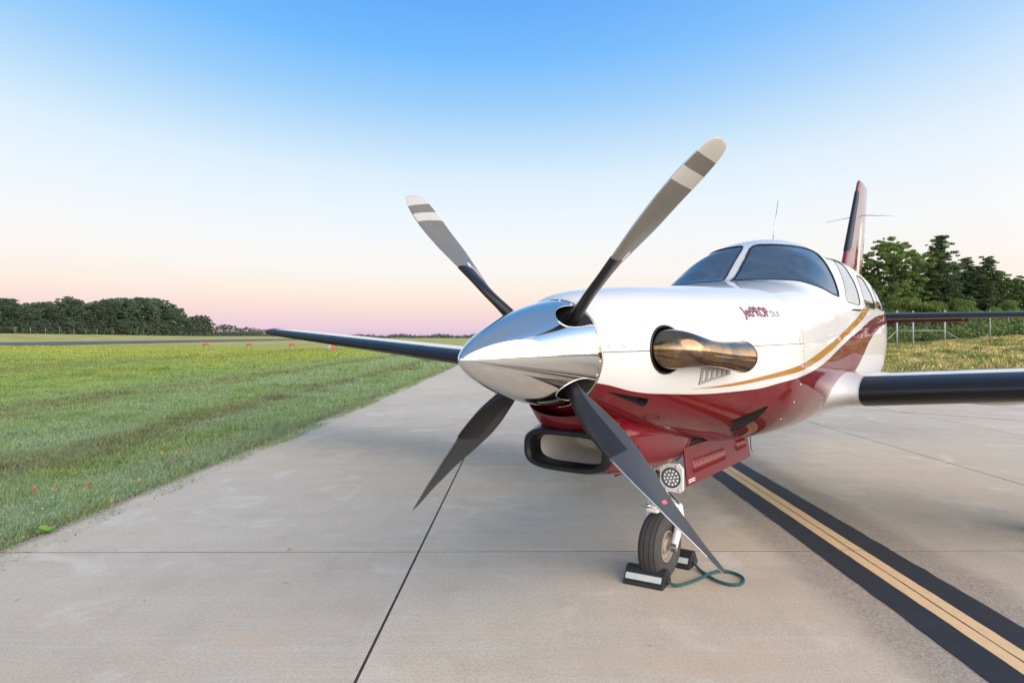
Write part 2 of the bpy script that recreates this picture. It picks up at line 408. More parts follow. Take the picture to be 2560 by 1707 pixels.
# --- materials
def gloss(name, col, r=.28, coat=1.0, flake=0):
    m = M(name); p = m.obj(); a = m.noise(p, 2.5, 3); b = m.noise(p, 60, 2)
    m.col(m.mix(a, tuple(x*.97 for x in col)+(1,), tuple(min(1, x*1.03) for x in col)+(1,)))
    m.set(Roughness=.5, Specular_IOR_Level=.12, Coat_Weight=coat, Coat_Roughness=.03, Coat_IOR=1.38)
    nb = m.n('ShaderNodeBump'); nb.inputs['Strength'].default_value = .04; nb.inputs['Distance'].default_value = .004; m.l(a, nb.inputs['Height'])
    m.l(nb.outputs[0], m.b.inputs['Coat Normal']); return m
WHITE = (.60, .595, .585); MAROON = (.128, .0020, .0065); GOLD = (.34, .155, .022)
white = gloss('white_paint', WHITE).m; maroon = gloss('maroon_paint', MAROON, coat=.8).m; gold = gloss('gold_paint', GOLD).m
def curve_node(m, x, x0, x1, pts, z0=-.8, z1=1.0):
    t = m.mr(x, x0, x1, 0, 1, smooth=False); fc = m.n('ShaderNodeFloatCurve'); c = fc.mapping.curves[0]
    P = [((a-x0)/(x1-x0), (b-z0)/(z1-z0)) for a, b in pts]
    c.points[0].location = P[0]; c.points[1].location = P[-1]
    for q in P[1:-1]: c.points.new(*q)
    for q in c.points: q.handle_type = 'AUTO_CLAMPED'
    fc.mapping.update(); m.l(t, fc.inputs['Value'])
    return m.mr(fc.outputs[0], 0, 1, z0, z1, smooth=False)
lv = gloss('fuselage_livery', WHITE); sp = lv.n('ShaderNodeSeparateXYZ'); lv.l(lv.obj(), sp.inputs[0])
X_, Z_ = sp.outputs[0], lv.math('SUBTRACT', sp.outputs[2], HUB)
top = curve_node(lv, X_, 0, 9, [(0, -.10), (.11, -.122), (.3, -.170), (.46, -.187), (.753, -.206), (1.093, -.209), (1.36, -.190), (1.61, -.172), (1.944, -.142), (2.55, -.043), (3.056, .056), (3.69, .153), (4.39, .198), (5.2, .20), (6.2, .15), (7, .10), (9, .05)])
low = curve_node(lv, X_, 0, 9, [(0, -.79), (2.4, -.79), (2.62, -.60), (2.752, -.389), (2.852, -.295), (3.033, -.225), (3.237, -.128), (3.52, -.016), (3.9, .065), (4.62, .131), (5.2, .165), (6.2, .14), (7, .10), (9, .05)])
gt = curve_node(lv, X_, 0, 9, [(0, -.176), (.583, -.174), (.841, -.168), (1.206, -.142), (1.572, -.106), (2.127, -.028), (2.668, .062), (3.1, .163), (3.58, .268), (4.0, .30), (4.5, .22), (9, .0)])
gb = curve_node(lv, X_, 0, 9, [(0, -.17), (.583, -.175), (.846, -.180), (1.21, -.165), (1.577, -.141), (2.121, -.078), (2.651, .012), (3.187, .129), (3.907, .240), (4.5, .24), (9, .1)])
fm = lv.math('MULTIPLY', lv.math('LESS_THAN', Z_, top), lv.math('GREATER_THAN', Z_, low))
fg = lv.math('MULTIPLY', lv.math('MULTIPLY', lv.math('LESS_THAN', Z_, gt), lv.math('GREATER_THAN', Z_, gb)), lv.math('MULTIPLY', lv.math('GREATER_THAN', X_, .6), lv.math('LESS_THAN', X_, 4.4)))
cc = lv.mix(fm, WHITE, MAROON); cc = lv.mix(fg, cc, GOLD)
dn = lv.noise(lv.mapping(lv.obj(), (.6, 3, 3)), 3, 5, .7)
cc = lv.mix(lv.mr(dn, .55, .8, 0, .06), cc, (.45, .40, .34)); lv.col(cc); livery = lv.m
black = simple('black_rubber', (.009, .009, .011), .38, bumpy=.1, scale=30, coat=0, spec=.32)
satin = simple('satin_black', (.02, .02, .023), .45)
dark = simple('dark_cavity', (.012, .011, .011), .8)
tyre_m = M('tyre_rubber'); tp = tyre_m.obj(); tyre_m.col(tyre_m.mix(tyre_m.noise(tp, 25, 5, .7), (.028, .027, .028), (.060, .055, .052))).set(Roughness=.75); tyre_m.bump(tyre_m.noise(tp, 120, 3), .2, .001); tyre_m = tyre_m.m
steel = simple('bare_steel', (.55, .54, .52), .3, metal=1, scale=60)
alu = simple('painted_white_metal', (.66, .65, .62), .42, scale=25, var=.1, coat=.2)
ch = M('polished_spinner'); cp = ch.obj()
scr = ch.noise(ch.mapping(cp, (3, 3, 3)), 1, 2)
ch.col((.70, .68, .655)).set(Metallic=1.0, Roughness=.055); 
sw = ch.noise(ch.mapping(cp, (220, 12, 12)), 1, 2); ch.l(ch.mr(sw, .3, .8, .05, .11), ch.b.inputs['Roughness']); chrome = ch.m
ex = M('heat_tinted_steel'); ep = ex.obj()
e1 = ex.noise(ep, 7, 4, .6, .6); e2 = ex.noise(ep, 26, 4, .7)
ec = ex.mix(ex.mr(e1, .36, .64), (.36, .22, .105), (.18, .125, .11)); ec = ex.mix(ex.mr(e2, .5, .8, 0, .4), ec, (.58, .42, .27))
ex.col(ec).set(Metallic=1.0, Roughness=.2); ex.l(ex.mr(e2, .3, .8, .12, .24), ex.b.inputs['Roughness']); exh_m = ex.m
gl = M('tinted_glass'); gp = gl.obj()
gl.t.nodes.remove(gl.b)
tr = gl.n('ShaderNodeBsdfTransparent'); tr.inputs[0].default_value = (.46, .52, .55, 1)
gs = gl.n('ShaderNodeBsdfGlossy'); gs.inputs['Roughness'].default_value = .02; gs.inputs['Color'].default_value = (.92, .95, 1, 1)
fr = gl.n('ShaderNodeFresnel'); fr.inputs[0].default_value = 2.0
m1 = gl.n('ShaderNodeMixShader'); gl.l(fr.outputs[0], m1.inputs[0]); gl.l(tr.outputs[0], m1.inputs[1]); gl.l(gs.outputs[0], m1.inputs[2])
df = gl.n('ShaderNodeBsdfDiffuse'); df.inputs[0].default_value = (.24, .36, .50, 1)  # bluish diffuse layer paints hazy sky reflection over the pane
m2 = gl.n('ShaderNodeMixShader'); hz = gl.noise(gp, 3.2, 5, .6, 1.2); gl.l(gl.mr(hz, .3, .8, .10, .22), m2.inputs[0]); gl.l(m1.outputs[0], m2.inputs[1]); gl.l(df.outputs[0], m2.inputs[2])
gl.l(m2.outputs[0], gl.o.inputs[0]); glass = gl.m
sg_ = M('side_glass'); sg_.col((.035, .04, .045)).set(Roughness=.04, IOR=3.6, Coat_Weight=1.0, Coat_Roughness=.02, Coat_IOR=1.6); sideglass = sg_.m
beige = simple('beige_leather', (.70, .62, .50), .55, scale=20)
lining = simple('cabin_lining', (.10, .095, .095), .8)
placard = simple('white_print', (.75, .75, .73), .6)
# X, half width, z of widest, top, bottom, exponent top, exponent bottom (X aft of propeller, Z above propeller axis)
FK=[(.09,.2285,0,.2295,-.2295,2,2),(.15,.268,0,.256,-.262,2.1,2),(.35,.355,0,.286,-.33,2.3,2.2),(.6,.43,-.01,.305,-.40,2.6,2.3),
(.9,.505,-.03,.318,-.465,2.8,2.4),(1.2,.575,-.05,.335,-.515,3.0,2.45),(1.6,.648,-.08,.362,-.582,3.0,2.4),(2.0,.66,-.1,.395,-.61,3.1,2.5),
(2.3,.665,-.1,.425,-.63,3.2,2.5),(2.55,.668,-.08,.565,-.64,2.85,2.5),(2.8,.678,-.05,.715,-.645,2.45,2.5),(3.1,.70,-.02,.786,-.65,2.2,2.6),
(3.6,.712,.02,.79,-.65,2.05,2.8),(4.3,.718,.05,.78,-.62,2.0,2.9),(5,.645,.08,.715,-.55,2.0,2.7),(6,.49,.12,.60,-.36,2.0,2.3),
(7,.32,.18,.52,-.12,2.0,2.1),(8,.15,.24,.44,.06,2,2),(8.5,.05,.26,.34,.18,2,2)]
def pchip(xs,ys):
    n=len(xs);h=[xs[i+1]-xs[i] for i in range(n-1)];d=[(ys[i+1]-ys[i])/h[i] for i in range(n-1)]
    m=[0.0]*n;m[0]=d[0];m[-1]=d[-1]
    for i in range(1,n-1):
        if d[i-1]*d[i]>0:
            w1=2*h[i]+h[i-1];w2=h[i]+2*h[i-1];m[i]=(w1+w2)/(w1/d[i-1]+w2/d[i])
    def f(x):
        x=min(max(x,xs[0]),xs[-1]);i=0
        while i<n-2 and x>xs[i+1]: i+=1
        t=(x-xs[i])/h[i]
        return (2*t**3-3*t*t+1)*ys[i]+(t**3-2*t*t+t)*h[i]*m[i]+(-2*t**3+3*t*t)*ys[i+1]+(t**3-t*t)*h[i]*m[i+1]
    return f
FC=[pchip([k[0] for k in FK],[k[j] for k in FK]) for j in range(1,7)]
def fsec(X): return [c(X) for c in FC]
def fpt(X,t,off=0.0):
    w,zc,zt,zb,nt,nb=fsec(X);c,s=math.cos(t),math.sin(t)
    n=nt if s>=0 else nb;h=(zt-zc) if s>=0 else (zc-zb)
    y=math.copysign(abs(c)**(2/n),c)*(w+off);z=zc+math.copysign(abs(s)**(2/n),s)*(h+off)
    return (X,y,z)
def fF(X,Y,Z):
    w,zc,zt,zb,nt,nb=fsec(X)
    if Z>=zc: return abs(Y/w)**nt+abs((Z-zc)/(zt-zc))**nt-1
    return abs(Y/w)**nb+abs((Z-zc)/(zc-zb))**nb-1
def fY(X,Z):
    w,zc,zt,zb,nt,nb=fsec(X);n,h=(nt,zt-zc) if Z>=zc else (nb,zc-zb)
    return w*max(0,1-min(1,abs((Z-zc)/h))**n)**(1/n)
def fnorm(X,Y,Z):
    e=1e-3;g=np.array([(fF(X+e,Y,Z)-fF(X-e,Y,Z)),(fF(X,Y+e,Z)-fF(X,Y-e,Z)),(fF(X,Y,Z+e)-fF(X,Y,Z-e))])
    return g/(np.linalg.norm(g)+1e-12)

def ft(X, Y, Z):
    w, zc, zt, zb, nt_, nb = fsec(X); n = nt_ if Z >= zc else nb; h = (zt-zc) if Z >= zc else (zc-zb)
    s = math.copysign(min(1, abs((Z-zc)/h))**(n/2), Z-zc); c = math.copysign(min(1, abs(Y/w))**(n/2), Y if Y else 1)
    return math.atan2(s, c)
# --- cut the skin in its own (X, angle) plane, then wrap it
def inside(poly, x, y):
    c = False; n = len(poly)
    for i in range(n):
        x1, y1 = poly[i]; x2, y2 = poly[i-1]
        if (y1 > y) != (y2 > y) and x < (x2-x1)*(y-y1)/(y2-y1)+x1: c = not c
    return c
KT = .6
def cut(bm, poly, fattr, idx, bymargin=.02):
    P = [(x, t*KT) for x, t in poly]; n = len(P)
    x0, x1 = min(q[0] for q in P), max(q[0] for q in P); y0, y1 = min(q[1] for q in P), max(q[1] for q in P)
    for i in range(n):
        a, b = P[i-1], P[i]; dx, dy = b[0]-a[0], b[1]-a[1]; L = math.hypot(dx, dy)
        if L < 1e-7: continue
        ax0, ax1 = sorted((a[0], b[0])); ay0, ay1 = sorted((a[1], b[1]))
        fs = [f for f in bm.faces if min(v.co.x for v in f.verts) <= ax1+1e-4 and max(v.co.x for v in f.verts) >= ax0-1e-4
              and min(v.co.y for v in f.verts) <= ay1+1e-4 and max(v.co.y for v in f.verts) >= ay0-1e-4]
        g = set(fs)
        for f in fs: g.update(f.edges); g.update(f.verts)
        bmesh.ops.bisect_plane(bm, geom=list(g), dist=1e-6, plane_co=(a[0], a[1], 0), plane_no=(-dy/L, dx/L, 0))
    for f in bm.faces:
        c = f.calc_center_median()
        if x0-.01 < c.x < x1+.01 and y0-.01 < c.y < y1+.01 and inside(P, c.x, c.y): f[fattr] = idx
def smooth_poly(pts, sub=4, closed=True):
    n = len(pts); out = []
    for i in range(n):
        p0, p1, p2, p3 = (pts[(i+k-1) % n] for k in range(4))
        for j in range(sub):
            t = j/sub
            out.append(tuple(.5*((2*b)+(-a+c)*t+(2*a-5*b+4*c-d)*t*t+(-a+3*b-3*c+d)*t**3) for a, b, c, d in zip(p0, p1, p2, p3)))
    return out
def mir(poly): return [(x, PI-t) for x, t in poly][::-1]
bm = bmesh.new(); fa = bm.faces.layers.int.new('part')
XS = sorted(set([.09, .105, .125] + [round(x, 3) for x in np.arange(.15, 1.6, .045)] + [round(x, 3) for x in np.arange(1.6, 5, .08)] + [round(x, 3) for x in np.arange(5, 8.51, .25)] + [8.5]))
NT = 144; TS = [-PI/2 + 2*PI*k/NT for k in range(NT+1)]
gv = [[bm.verts.new((x, t*KT, 0)) for t in TS] for x in XS]
for i in range(len(XS)-1):
    for k in range(NT): bm.faces.new((gv[i][k], gv[i+1][k], gv[i+1][k+1], gv[i][k+1]))
SX = 1.625; SZ = .008; g = .0016
def T(X, Y, Z): return (X, ft(X, Y, Z))
def TZ(X, Z): return (X, ft(X, fY(X, Z), Z))
POLY = {}
# horizontal cowling seam and the ring seam at the firewall (thin gaps)
sx_ = list(np.linspace(.08, SX, 12))
seam = [(x, TZ(max(x, .09), SZ-g)[1]) for x in sx_] + [(x, TZ(max(x, .09), SZ+g)[1]) for x in reversed(sx_)]
ring = [(SX-g, -PI/2-.01), (SX+g, -PI/2-.01), (SX+g, 3*PI/2+.01), (SX-g, 3*PI/2+.01)]
WSH = [(2.27, .036, .424), (2.45, .036, .505), (2.595, .036, .595), (2.778, .040, .700), (2.803, .133, .708), (2.828, .227, .70), (2.889, .31, .69), (2.969, .374, .673), (3.0, .432, .637), (2.937, .497, .567), (2.865, .552, .485), (2.796, .595, .396), (2.738, .624, .319), (2.704, .624, .307), (2.577, .601, .326), (2.482, .562, .357), (2.426, .515, .38), (2.393, .455, .399), (2.359, .394, .407), (2.316, .305, .413), (2.274, .189, .417), (2.262, .097, .418)]
wsh = smooth_poly([T(*q) for q in WSH], 3)
win1 = smooth_poly([TZ(*q) for q in ((3.60, .640), (3.80, .632), (3.82, .605), (3.615, .521), (3.492, .426), (3.388, .336), (3.294, .259), (3.077, .262), (2.925, .272), (2.925, .320), (2.989, .386), (3.07, .454), (3.215, .524), (3.42, .595))], 3)
win2 = smooth_poly([TZ(*q) for q in ((3.98, .525), (4.17, .512), (4.073, .422), (4.034, .346), (3.925, .24), (3.69, .242), (3.53, .25), (3.55, .31), (3.64, .39), (3.78, .465))], 3)
win3 = smooth_poly([TZ(*q) for q in ((4.40, .232), (4.48, .33), (4.56, .42), (4.48, .46), (4.30, .42), (4.17, .33), (4.12, .25), (4.22, .232))], 3)
hole = [TZ(.40+.098*math.cos(a), .010+.102*math.sin(a)) for a in np.linspace(0, 2*PI, 29)[:-1]]
duct1 = [TZ(*q) for q in ((.150, -.157), (.345, -.198), (.365, -.204), (.371, -.232), (.362, -.240), (.150, -.161))]
duct2 = [TZ(*q) for q in ((1.06, -.372), (1.15, -.347), (1.26, -.320), (1.305, -.312), (1.312, -.335), (1.285, -.41), (1.245, -.458), (1.19, -.432), (1.12, -.392))]
seam2 = [(2.10-g*.8, t) for t in np.linspace(-1.35, -.12, 8)] + [(2.10+g*.8, t) for t in np.linspace(-.12, -1.35, 8)]
for idx, P_ in ((9, seam), (9, ring), (9, seam2), (2, wsh), (3, win1), (4, win2), (5, win3), (6, hole), (7, duct1), (8, duct2)):
    cut(bm, P_, fa, idx)
    if P_ is not ring: cut(bm, mir(P_), fa, idx+10 if idx != 9 else 9)
def wrap(co, off=0.0):
    X = min(max(co[0], .09), 8.5); t = co[1]/KT; q = fpt(X, t); 
    if off:
        nn = fnorm(*q); q = (q[0]+nn[0]*off, q[1]+nn[1]*off, q[2]+nn[2]*off)
    return q
def skin(name, test, mat, parent=None, off=0.0, flip=False):
    fs = [f for f in bm.faces if test(f)]; idx = {}; V = []; F = []; N = []
    for f in fs:
        q = []
        for v in f.verts:
            key = v.index
            if key not in idx: idx[key] = len(V); V.append(wrap(v.co, off)); N.append(fnorm(*wrap(v.co)))
            q.append(idx[key])
        F.append(q[::-1] if not flip else q)
    o = A(name, (V, F), mat, parent)
    me = o.data
    if len(me.vertices) == len(V) and not flip:
        # make faces look outward, then smooth with the analytic surface normals
        tot = sum(p_.normal.dot(Vector((N[p_.vertices[0]][0], -N[p_.vertices[0]][1], N[p_.vertices[0]][2])))*p_.area for p_ in me.polygons)
        if tot < 0: me.flip_normals()
        me.normals_split_custom_set_from_vertices([(a[0], -a[1], a[2]) for a in N])
    return o
bm.verts.ensure_lookup_table(); bm.verts.index_update()
cm_ = lambda f: f.calc_center_median()
def isup(f):
    c = cm_(f); t = c.y/KT; X = c.x; q = fpt(X, t); return q[2] > SZ
fus = skin('fuselage', lambda f: f[fa] == 0 and cm_(f).x > SX, livery)
upc = skin('upper_cowling', lambda f: f[fa] == 0 and cm_(f).x < SX and isup(f), livery)
loc_ = skin('lower_cowling', lambda f: f[fa] == 0 and cm_(f).x < SX and not isup(f), livery)
lin = skin('cabin_lining', lambda f: f[fa] == 0 and 1.9 < cm_(f).x < 6, lining, off=-.03)
nl = skin('engine_bay_liner', lambda f: f[fa] not in (6, 16, 7, 17, 8, 18) and (cm_(f).x < 1.9 or (cm_(f).x < 2.2 and fpt(cm_(f).x, cm_(f).y/KT)[2] < 0)), dark, off=-.012)
def outline(poly, off=.002): return [fpt_off(x, t, off) for x, t in poly]
def fpt_off(x, t, off):
    q = fpt(x, t); nn = fnorm(*q); return (q[0]+nn[0]*off, q[1]+nn[1]*off, q[2]+nn[2]*off)
for side in (0, 10):
    for idx, P_, nm, r in ((2, wsh, 'windshield', .0085), (3, win1, 'side_window', .0035), (4, win2, 'side_window', .0035), (5, win3, 'side_window', .0035)):
        w_ = skin(nm, lambda f: f[fa] == idx+side, glass if idx == 2 else sideglass, off=-.002)
        PP = P_ if side == 0 else mir(P_)
        L = outline(PP + [PP[0]], .0015 if idx == 2 else .0005); A('seal', tube(L, r, 6, False, .45), black, w_)
# ducts and the exhaust opening: walls that run inward from the cut edge
def pocket(name, poly, depth, mat, parent, fl_=None):
    n = len(poly); V = []; F = []
    for x, t in poly: V.append(fpt_off(x, t, -.0002))
    for x, t in poly: V.append(fpt_off(x, t, -(depth(x))))
    F = [(k, (k+1) % n, n+(k+1) % n, n+k) for k in range(n)] + [tuple(range(n, 2*n))]
    return AF(name, (V, F), [mat, dark], parent, angle=30, fmat=[1 if poly[k][0] > (1.15 if poly[k][0] > .9 else .27) else 0 for k in range(n)]+[1])  # floor and aft walls coloured dark for the shade inside the opening
for P_, nm, dp, mt in ((duct1, 'air_duct', lambda x: .003+.16*max(0, x-.15), maroon), (duct2, 'air_duct', lambda x: .004+.35*max(0, x-1.08), maroon), (hole, 'exhaust_opening', lambda x: .06, dark)):
    for Q in (P_, mir(P_)):
        d_ = pocket(nm, Q, dp, mt, loc_)
# rubber ring round the exhaust opening
for Q in (hole, mir(hole)):
    A('gasket', tube(outline(Q+[Q[0]], .001), .005, 6, False), black, loc_)
bm.free()
# tail cone cap
A('tail_cone', rev([(0, .05), (.06, .03), (.09, .0)], (1, 0, 0), (8.5, 0, .26), 16), white)

# --- spinner, cut in its own (X, angle) plane for the four blade openings
SR, SXB, SXT = .2265, .088, -.534
def srad(X):
    u = (SXB-X)/(SXB-SXT); u = min(max(u, 0), 1); return SR*max(0, (1-u**1.42))**.71
BLA = [PI/4+.008+k*PI/2 for k in range(4)]
sb = bmesh.new(); sa = sb.faces.layers.int.new('part')
us = [SXT + (SXB-SXT)*(1-math.cos(PI/2*k/26)) for k in range(27)]; us[0] = SXT+.00003
ST = [2*PI*k/96 for k in range(97)]
KT2 = .2; g2 = [[sb.verts.new((x, t*KT2, 0)) for t in ST] for x in us]
for i in range(26):
    for k in range(96): sb.faces.new((g2[i][k], g2[i+1][k], g2[i+1][k+1], g2[i][k+1]))
def opening(a):
    pts = [(.14, .30), (.05, .36), (.00, .39), (-.06, .34), (-.105, .20), (-.125, .03), (-.12, -.12), (-.095, -.22), (-.05, -.27), (.0, -.285), (.05, -.27), (.14, -.25)]
    pts = smooth_poly(pts, 3); pts = [q for q in pts if q[0] < .145]
    return [(x*.86 if x < 0 else x, a+t*.86) for x, t in pts]
KTs = KT; KT = KT2
for a in BLA: cut(sb, opening(a % (2*PI)), sa, 1)
KT = KTs
V = []; F = []; N = []; idx = {}
sb.verts.index_update()
for f in sb.faces:
    if f[sa]: continue
    q = []
    for v in f.verts:
        X, t = v.co.x, v.co.y/KT2; key = (round(X, 5), round((t % (2*PI)) if abs((t % (2*PI)) - 2*PI) > 1e-5 else 0, 5))
        if key not in idx:
            r = srad(X); idx[key] = len(V); V.append((X, r*math.cos(t), r*math.sin(t)))
            e = 1e-4; dr = (srad(min(X+e, SXB))-srad(X-e if X-e > SXT else SXT))/((min(X+e, SXB))-(X-e if X-e > SXT else SXT)); N.append(Vector((-dr, math.cos(t), math.sin(t))).normalized())
        q.append(idx[key])
    if len(set(q)) == len(q): F.append(q)
sb.free()
spin = A('spinner', (V, F), chrome); me = spin.data
nn = N[F[0][0]]
if Vector(me.polygons[0].normal).dot(Vector((nn[0], -nn[1], nn[2]))) < 0: me.flip_normals()
me.normals_split_custom_set_from_vertices([(a[0], -a[1], a[2]) for a in N])
# thin rolled lips round the openings
for a in BLA:
    L = [(min(x, SXB), t) for x, t in opening(a)]; P3 = [(x, srad(x)*math.cos(t), srad(x)*math.sin(t)) for x, t in L if x < SXB-.002]
    A('opening_lip', tube(P3, .0028, 6), chrome, spin)
A('spinner_rim', rev([(-.004, SR-.004), (-.003, SR+.0012), (.004, SR+.0012), (.005, SR-.010)], (1, 0, 0), (SXB, 0, 0), 96), steel, spin)
A('back_plate', rev([(0, .02), (0, SR-.006), (.004, SR-.006), (.004, .02)], (1, 0, 0), (.078, 0, 0), 64), dark, spin)
A('propeller_hub', rev([(-.11, 0), (-.11, .055), (-.07, .085), (.05, .09), (.07, .06), (.07, 0)], (1, 0, 0), (0, 0, 0), 32), dark)  # hub and back plate coloured near black for the shade inside the spinner
sgeo = rev([(0, 0), (-.0025, .0035), (-.0012, .0062), (.0015, .0065)], (1, 0, 0), (0, 0, 0), 10)
scr0 = None
for k in range(24):
    a = 2*PI*k/24 + .13
    if min(abs((a-b+PI) % (2*PI)-PI) for b in BLA) < .34: continue
    X = SXB-.014; r = srad(X); nv = Vector((0, math.cos(a), math.sin(a)))
    q = Vector((1, 0, 0)).rotation_difference(-nv)
    v = [q @ Vector(p) + Vector((X, 0, 0)) + nv*(r+.0005) for p in sgeo[0]]
    AF('screw', (v, sgeo[1]), steel, spin)

# --- propeller blades (feathered, leading edges forward)
gf = M('propeller_grey'); gp_ = gf.n('ShaderNodeTexCoord').outputs['Object']
gf.m.name = 'propeller_grey'
BSEC = [(.10, .056, 1.0, 112), (.17, .060, .95, 112), (.23, .078, .62, 111), (.30, .118, .34, 110), (.40, .160, .21, 106.5), (.52, .182, .145, 100), (.64, .180, .12, 92), (.76, .162, .105, 84), (.86, .152, .09, 79), (.94, .135, .08, 74.5), (1.0, .118, .075, 72.5), (1.03, .103, .075, 72), (1.048, .084, .08, 72), (1.058, .060, .09, 72), (1.063, .026, .10, 72)]
bl_f = [pchip([b[0] for b in BSEC], [b[j] for b in BSEC]) for j in (1, 2, 3)]
def bsection(r, off=0.0, n=28):
    ch_, tk, beta = bl_f[0](r)+0, bl_f[1](r), math.radians(bl_f[2](r)); P = []
    for k in range(n):
        a = 2*PI*k/n; rnd = min(1, max(0, (tk-.3)/.5))
        xx = .5*math.cos(a)                    # +.5 leading edge
        th_ = .5*math.sin(a)*tk
        # airfoil-ish: thick side forward of mid chord, flat face
        af_ = .5*tk*math.sin(a)*(1+.35*math.cos(a))*(1.25 if math.sin(a) > 0 else .55)
        y = th_*rnd + af_*(1-rnd)
        P.append(((xx-.5*(1-rnd)+.42*(1-rnd))*(ch_+off*2), y*(ch_+off*0)+math.copysign(off*.9, math.sin(a)) if off else y*ch_))
    return P, beta
def bshift(r):
    t = min(1, max(0, (r-.15)/.22)); return .042*t*t*(3-2*t)*(1-.35*max(0, (r-.8)/.28))
def brad(t): return .10+.963*(1-(1-t)**1.6)
def blade(a, r0=.10, r1=1.063, off=0.0, ks=None, nst=40, keep=None):
    rad = Vector((0, math.cos(a), math.sin(a))); t = Vector((0, -math.sin(a), math.cos(a))); xf = Vector((-1, 0, 0)); rings = []
    for i in range(nst+1):
        r = r0 + (r1-r0)*i/nst if r1 != 1.063 else brad(i/nst); P, be = bsection(r, off)
        sweep = -.018*math.sin(min(1, max(0, (r-.3)/.75))*PI)*0 + (-.018*max(0, (r-.72)/.33)**2)     # scimitar tip
        cd = t*math.cos(be) + xf*math.sin(be); nd = xf*math.cos(be) - t*math.sin(be)       # chord direction (to the leading edge) and camber side
        rings.append([rad*r + xf*bshift(r) + cd*(x+sweep) + nd*y for x, y in P])
    return rings
def bmat():
    m = M('propeller_paint'); at = m.n('ShaderNodeAttribute', attribute_name='rad').outputs['Fac']; sd = m.n('ShaderNodeAttribute', attribute_name='camber').outputs['Fac']
    p = m.obj(); n = m.noise(p, 9, 3); n2 = m.noise(p, 70, 3, .8); n3 = m.noise(p, 45, 4, .8)
    b = m.math('ADD', m.math('COMPARE', at, 1.04, .054), m.math('COMPARE', at, .895, .030))
    b = m.math('MULTIPLY', m.math('MULTIPLY', b, sd), m.math('LESS_THAN', m.mr(n3, 0, 1), 2))
    grey = m.mix(n, (.125, .118, .100), (.150, .142, .122)); wht = m.mix(m.mr(n2, .66, .72), (.44, .42, .38), (.20, .19, .18))
    face = m.mix(m.mr(n3, .62, .82), (.030, .032, .040), (.055, .058, .07)); face = m.mix(m.mr(n2, .76, .80), face, (.16, .16, .17))
    c = m.mix(sd, face, m.mix(b, grey, wht)); m.col(c).set(Roughness=.42, Specular_IOR_Level=.5); return m.m
bpm = bmat(); edge_m = simple('bare_blade_edge', (.40, .40, .41), .35, metal=1)
decal_w = simple('decal_white', (.72, .68, .66), .4); decal_r = simple('decal_red', (.55, .05, .06), .4); tape_r = simple('tape_red', (.75, .10, .12), .5)
for bi, a in enumerate(BLA):
    rings = blade(a); n = len(rings[0]); geo = loft(rings, True, True)
    ob = AF('propeller_blade', geo, bpm, angle=60); me = ob.data
    ra_ = me.attributes.new('rad', 'FLOAT', 'POINT'); ca_ = me.attributes.new('camber', 'FLOAT', 'POINT')
    nr = len(rings); ra_.data.foreach_set('value', [brad((i//n)/40) for i in range(nr*n)])
    ca_.data.foreach_set('value', [1.0 if 0 < (i % n) < n//2 + 1 or (i % n) == 0 else 0.0 for i in range(nr*n)])
    # black rubber de-icing boot wrapped round the inboard leading edge
    br = blade(a, .17, .522, .0022, nst=14); k0 = n//4; idxs = [(k) % n for k in range(-k0-1, k0+1)]
    A('deice_boot', loft([[r[k] for k in idxs] for r in br], False), black, ob)
    AF('blade_shank', tube([Vector((0, math.cos(a), math.sin(a)))*r for r in (.05, .09, .12, .135)], [.062, .062, .058, .050], 20), steel, ob)
    # bright worn leading edge on the outer blade
    er = blade(a, .54, .985, .0008, nst=18); ei = [k % n for k in (-1, 0, 1)]
    A('worn_edge', loft([[r[k] for k in ei] for r in er], False), edge_m, ob)
    # oval maker's decal on the camber side; only the outline and script strokes are legible
    def onb(r, cf, off=.0012, camb=True):
        P, be = bsection(r); rad = Vector((0, math.cos(a), math.sin(a))); t = Vector((0, -math.sin(a), math.cos(a))); xf = Vector((-1, 0, 0))
        cd = t*math.cos(be)+xf*math.sin(be); nd = xf*math.cos(be)-t*math.sin(be); side = [q for q in P[:n//2+1]] if camb else [P[0]]+[P[k] for k in range(n-1, n//2-1, -1)]
        xs2 = [q[0] for q in side]; xv = cf*bl_f[0](r); xm_ = xv
        for (xa, ya), (xb, yb) in zip(side, side[1:]):
            if min(xa, xb) <= xm_ <= max(xa, xb): yv = ya+(yb-ya)*(xm_-xa)/(xb-xa if xb != xa else 1e-9); break
        else: yv = side[len(side)//2][1]
        return rad*r + xf*bshift(r) + cd*xm_ + nd*(yv+(off if camb else -off))
    if bi in (0, 1):
        N_ = 24; c0 = onb(.505, -.12, .0014)
        V = [c0] + [onb(.505+.058*math.cos(q), -.12+.15*math.sin(q), .0014) for q in np.linspace(0, 2*PI, N_+1)[:-1]]
        dec = A('blade_decal', (V, [(0, k, k % N_+1) for k in range(1, N_+1)]), decal_w, ob); 
        V = []; F = []
        for s_ in range(9):
            rr = .46+.0095*s_; V += [onb(rr, -.16, .002), onb(rr+.004, -.16, .002), onb(rr+.007, -.07, .002), onb(rr+.003, -.07, .002)]; F.append(tuple(range(4*s_, 4*s_+4)))
        V += [onb(.455, -.185, .002), onb(.552, -.185, .002), onb(.552, -.165, .002), onb(.455, -.165, .002)]; F.append((36, 37, 38, 39))
        A('decal_script', (V, F), decal_r, dec)
    if bi == 3:
        V = [onb(.748, .12, .0015, False), onb(.762, .12, .0015, False), onb(.762, -.16, .0015, False), onb(.748, -.16, .0015, False)]
        A('red_tape', (V, [(0, 1, 2, 3)]), tape_r, ob)

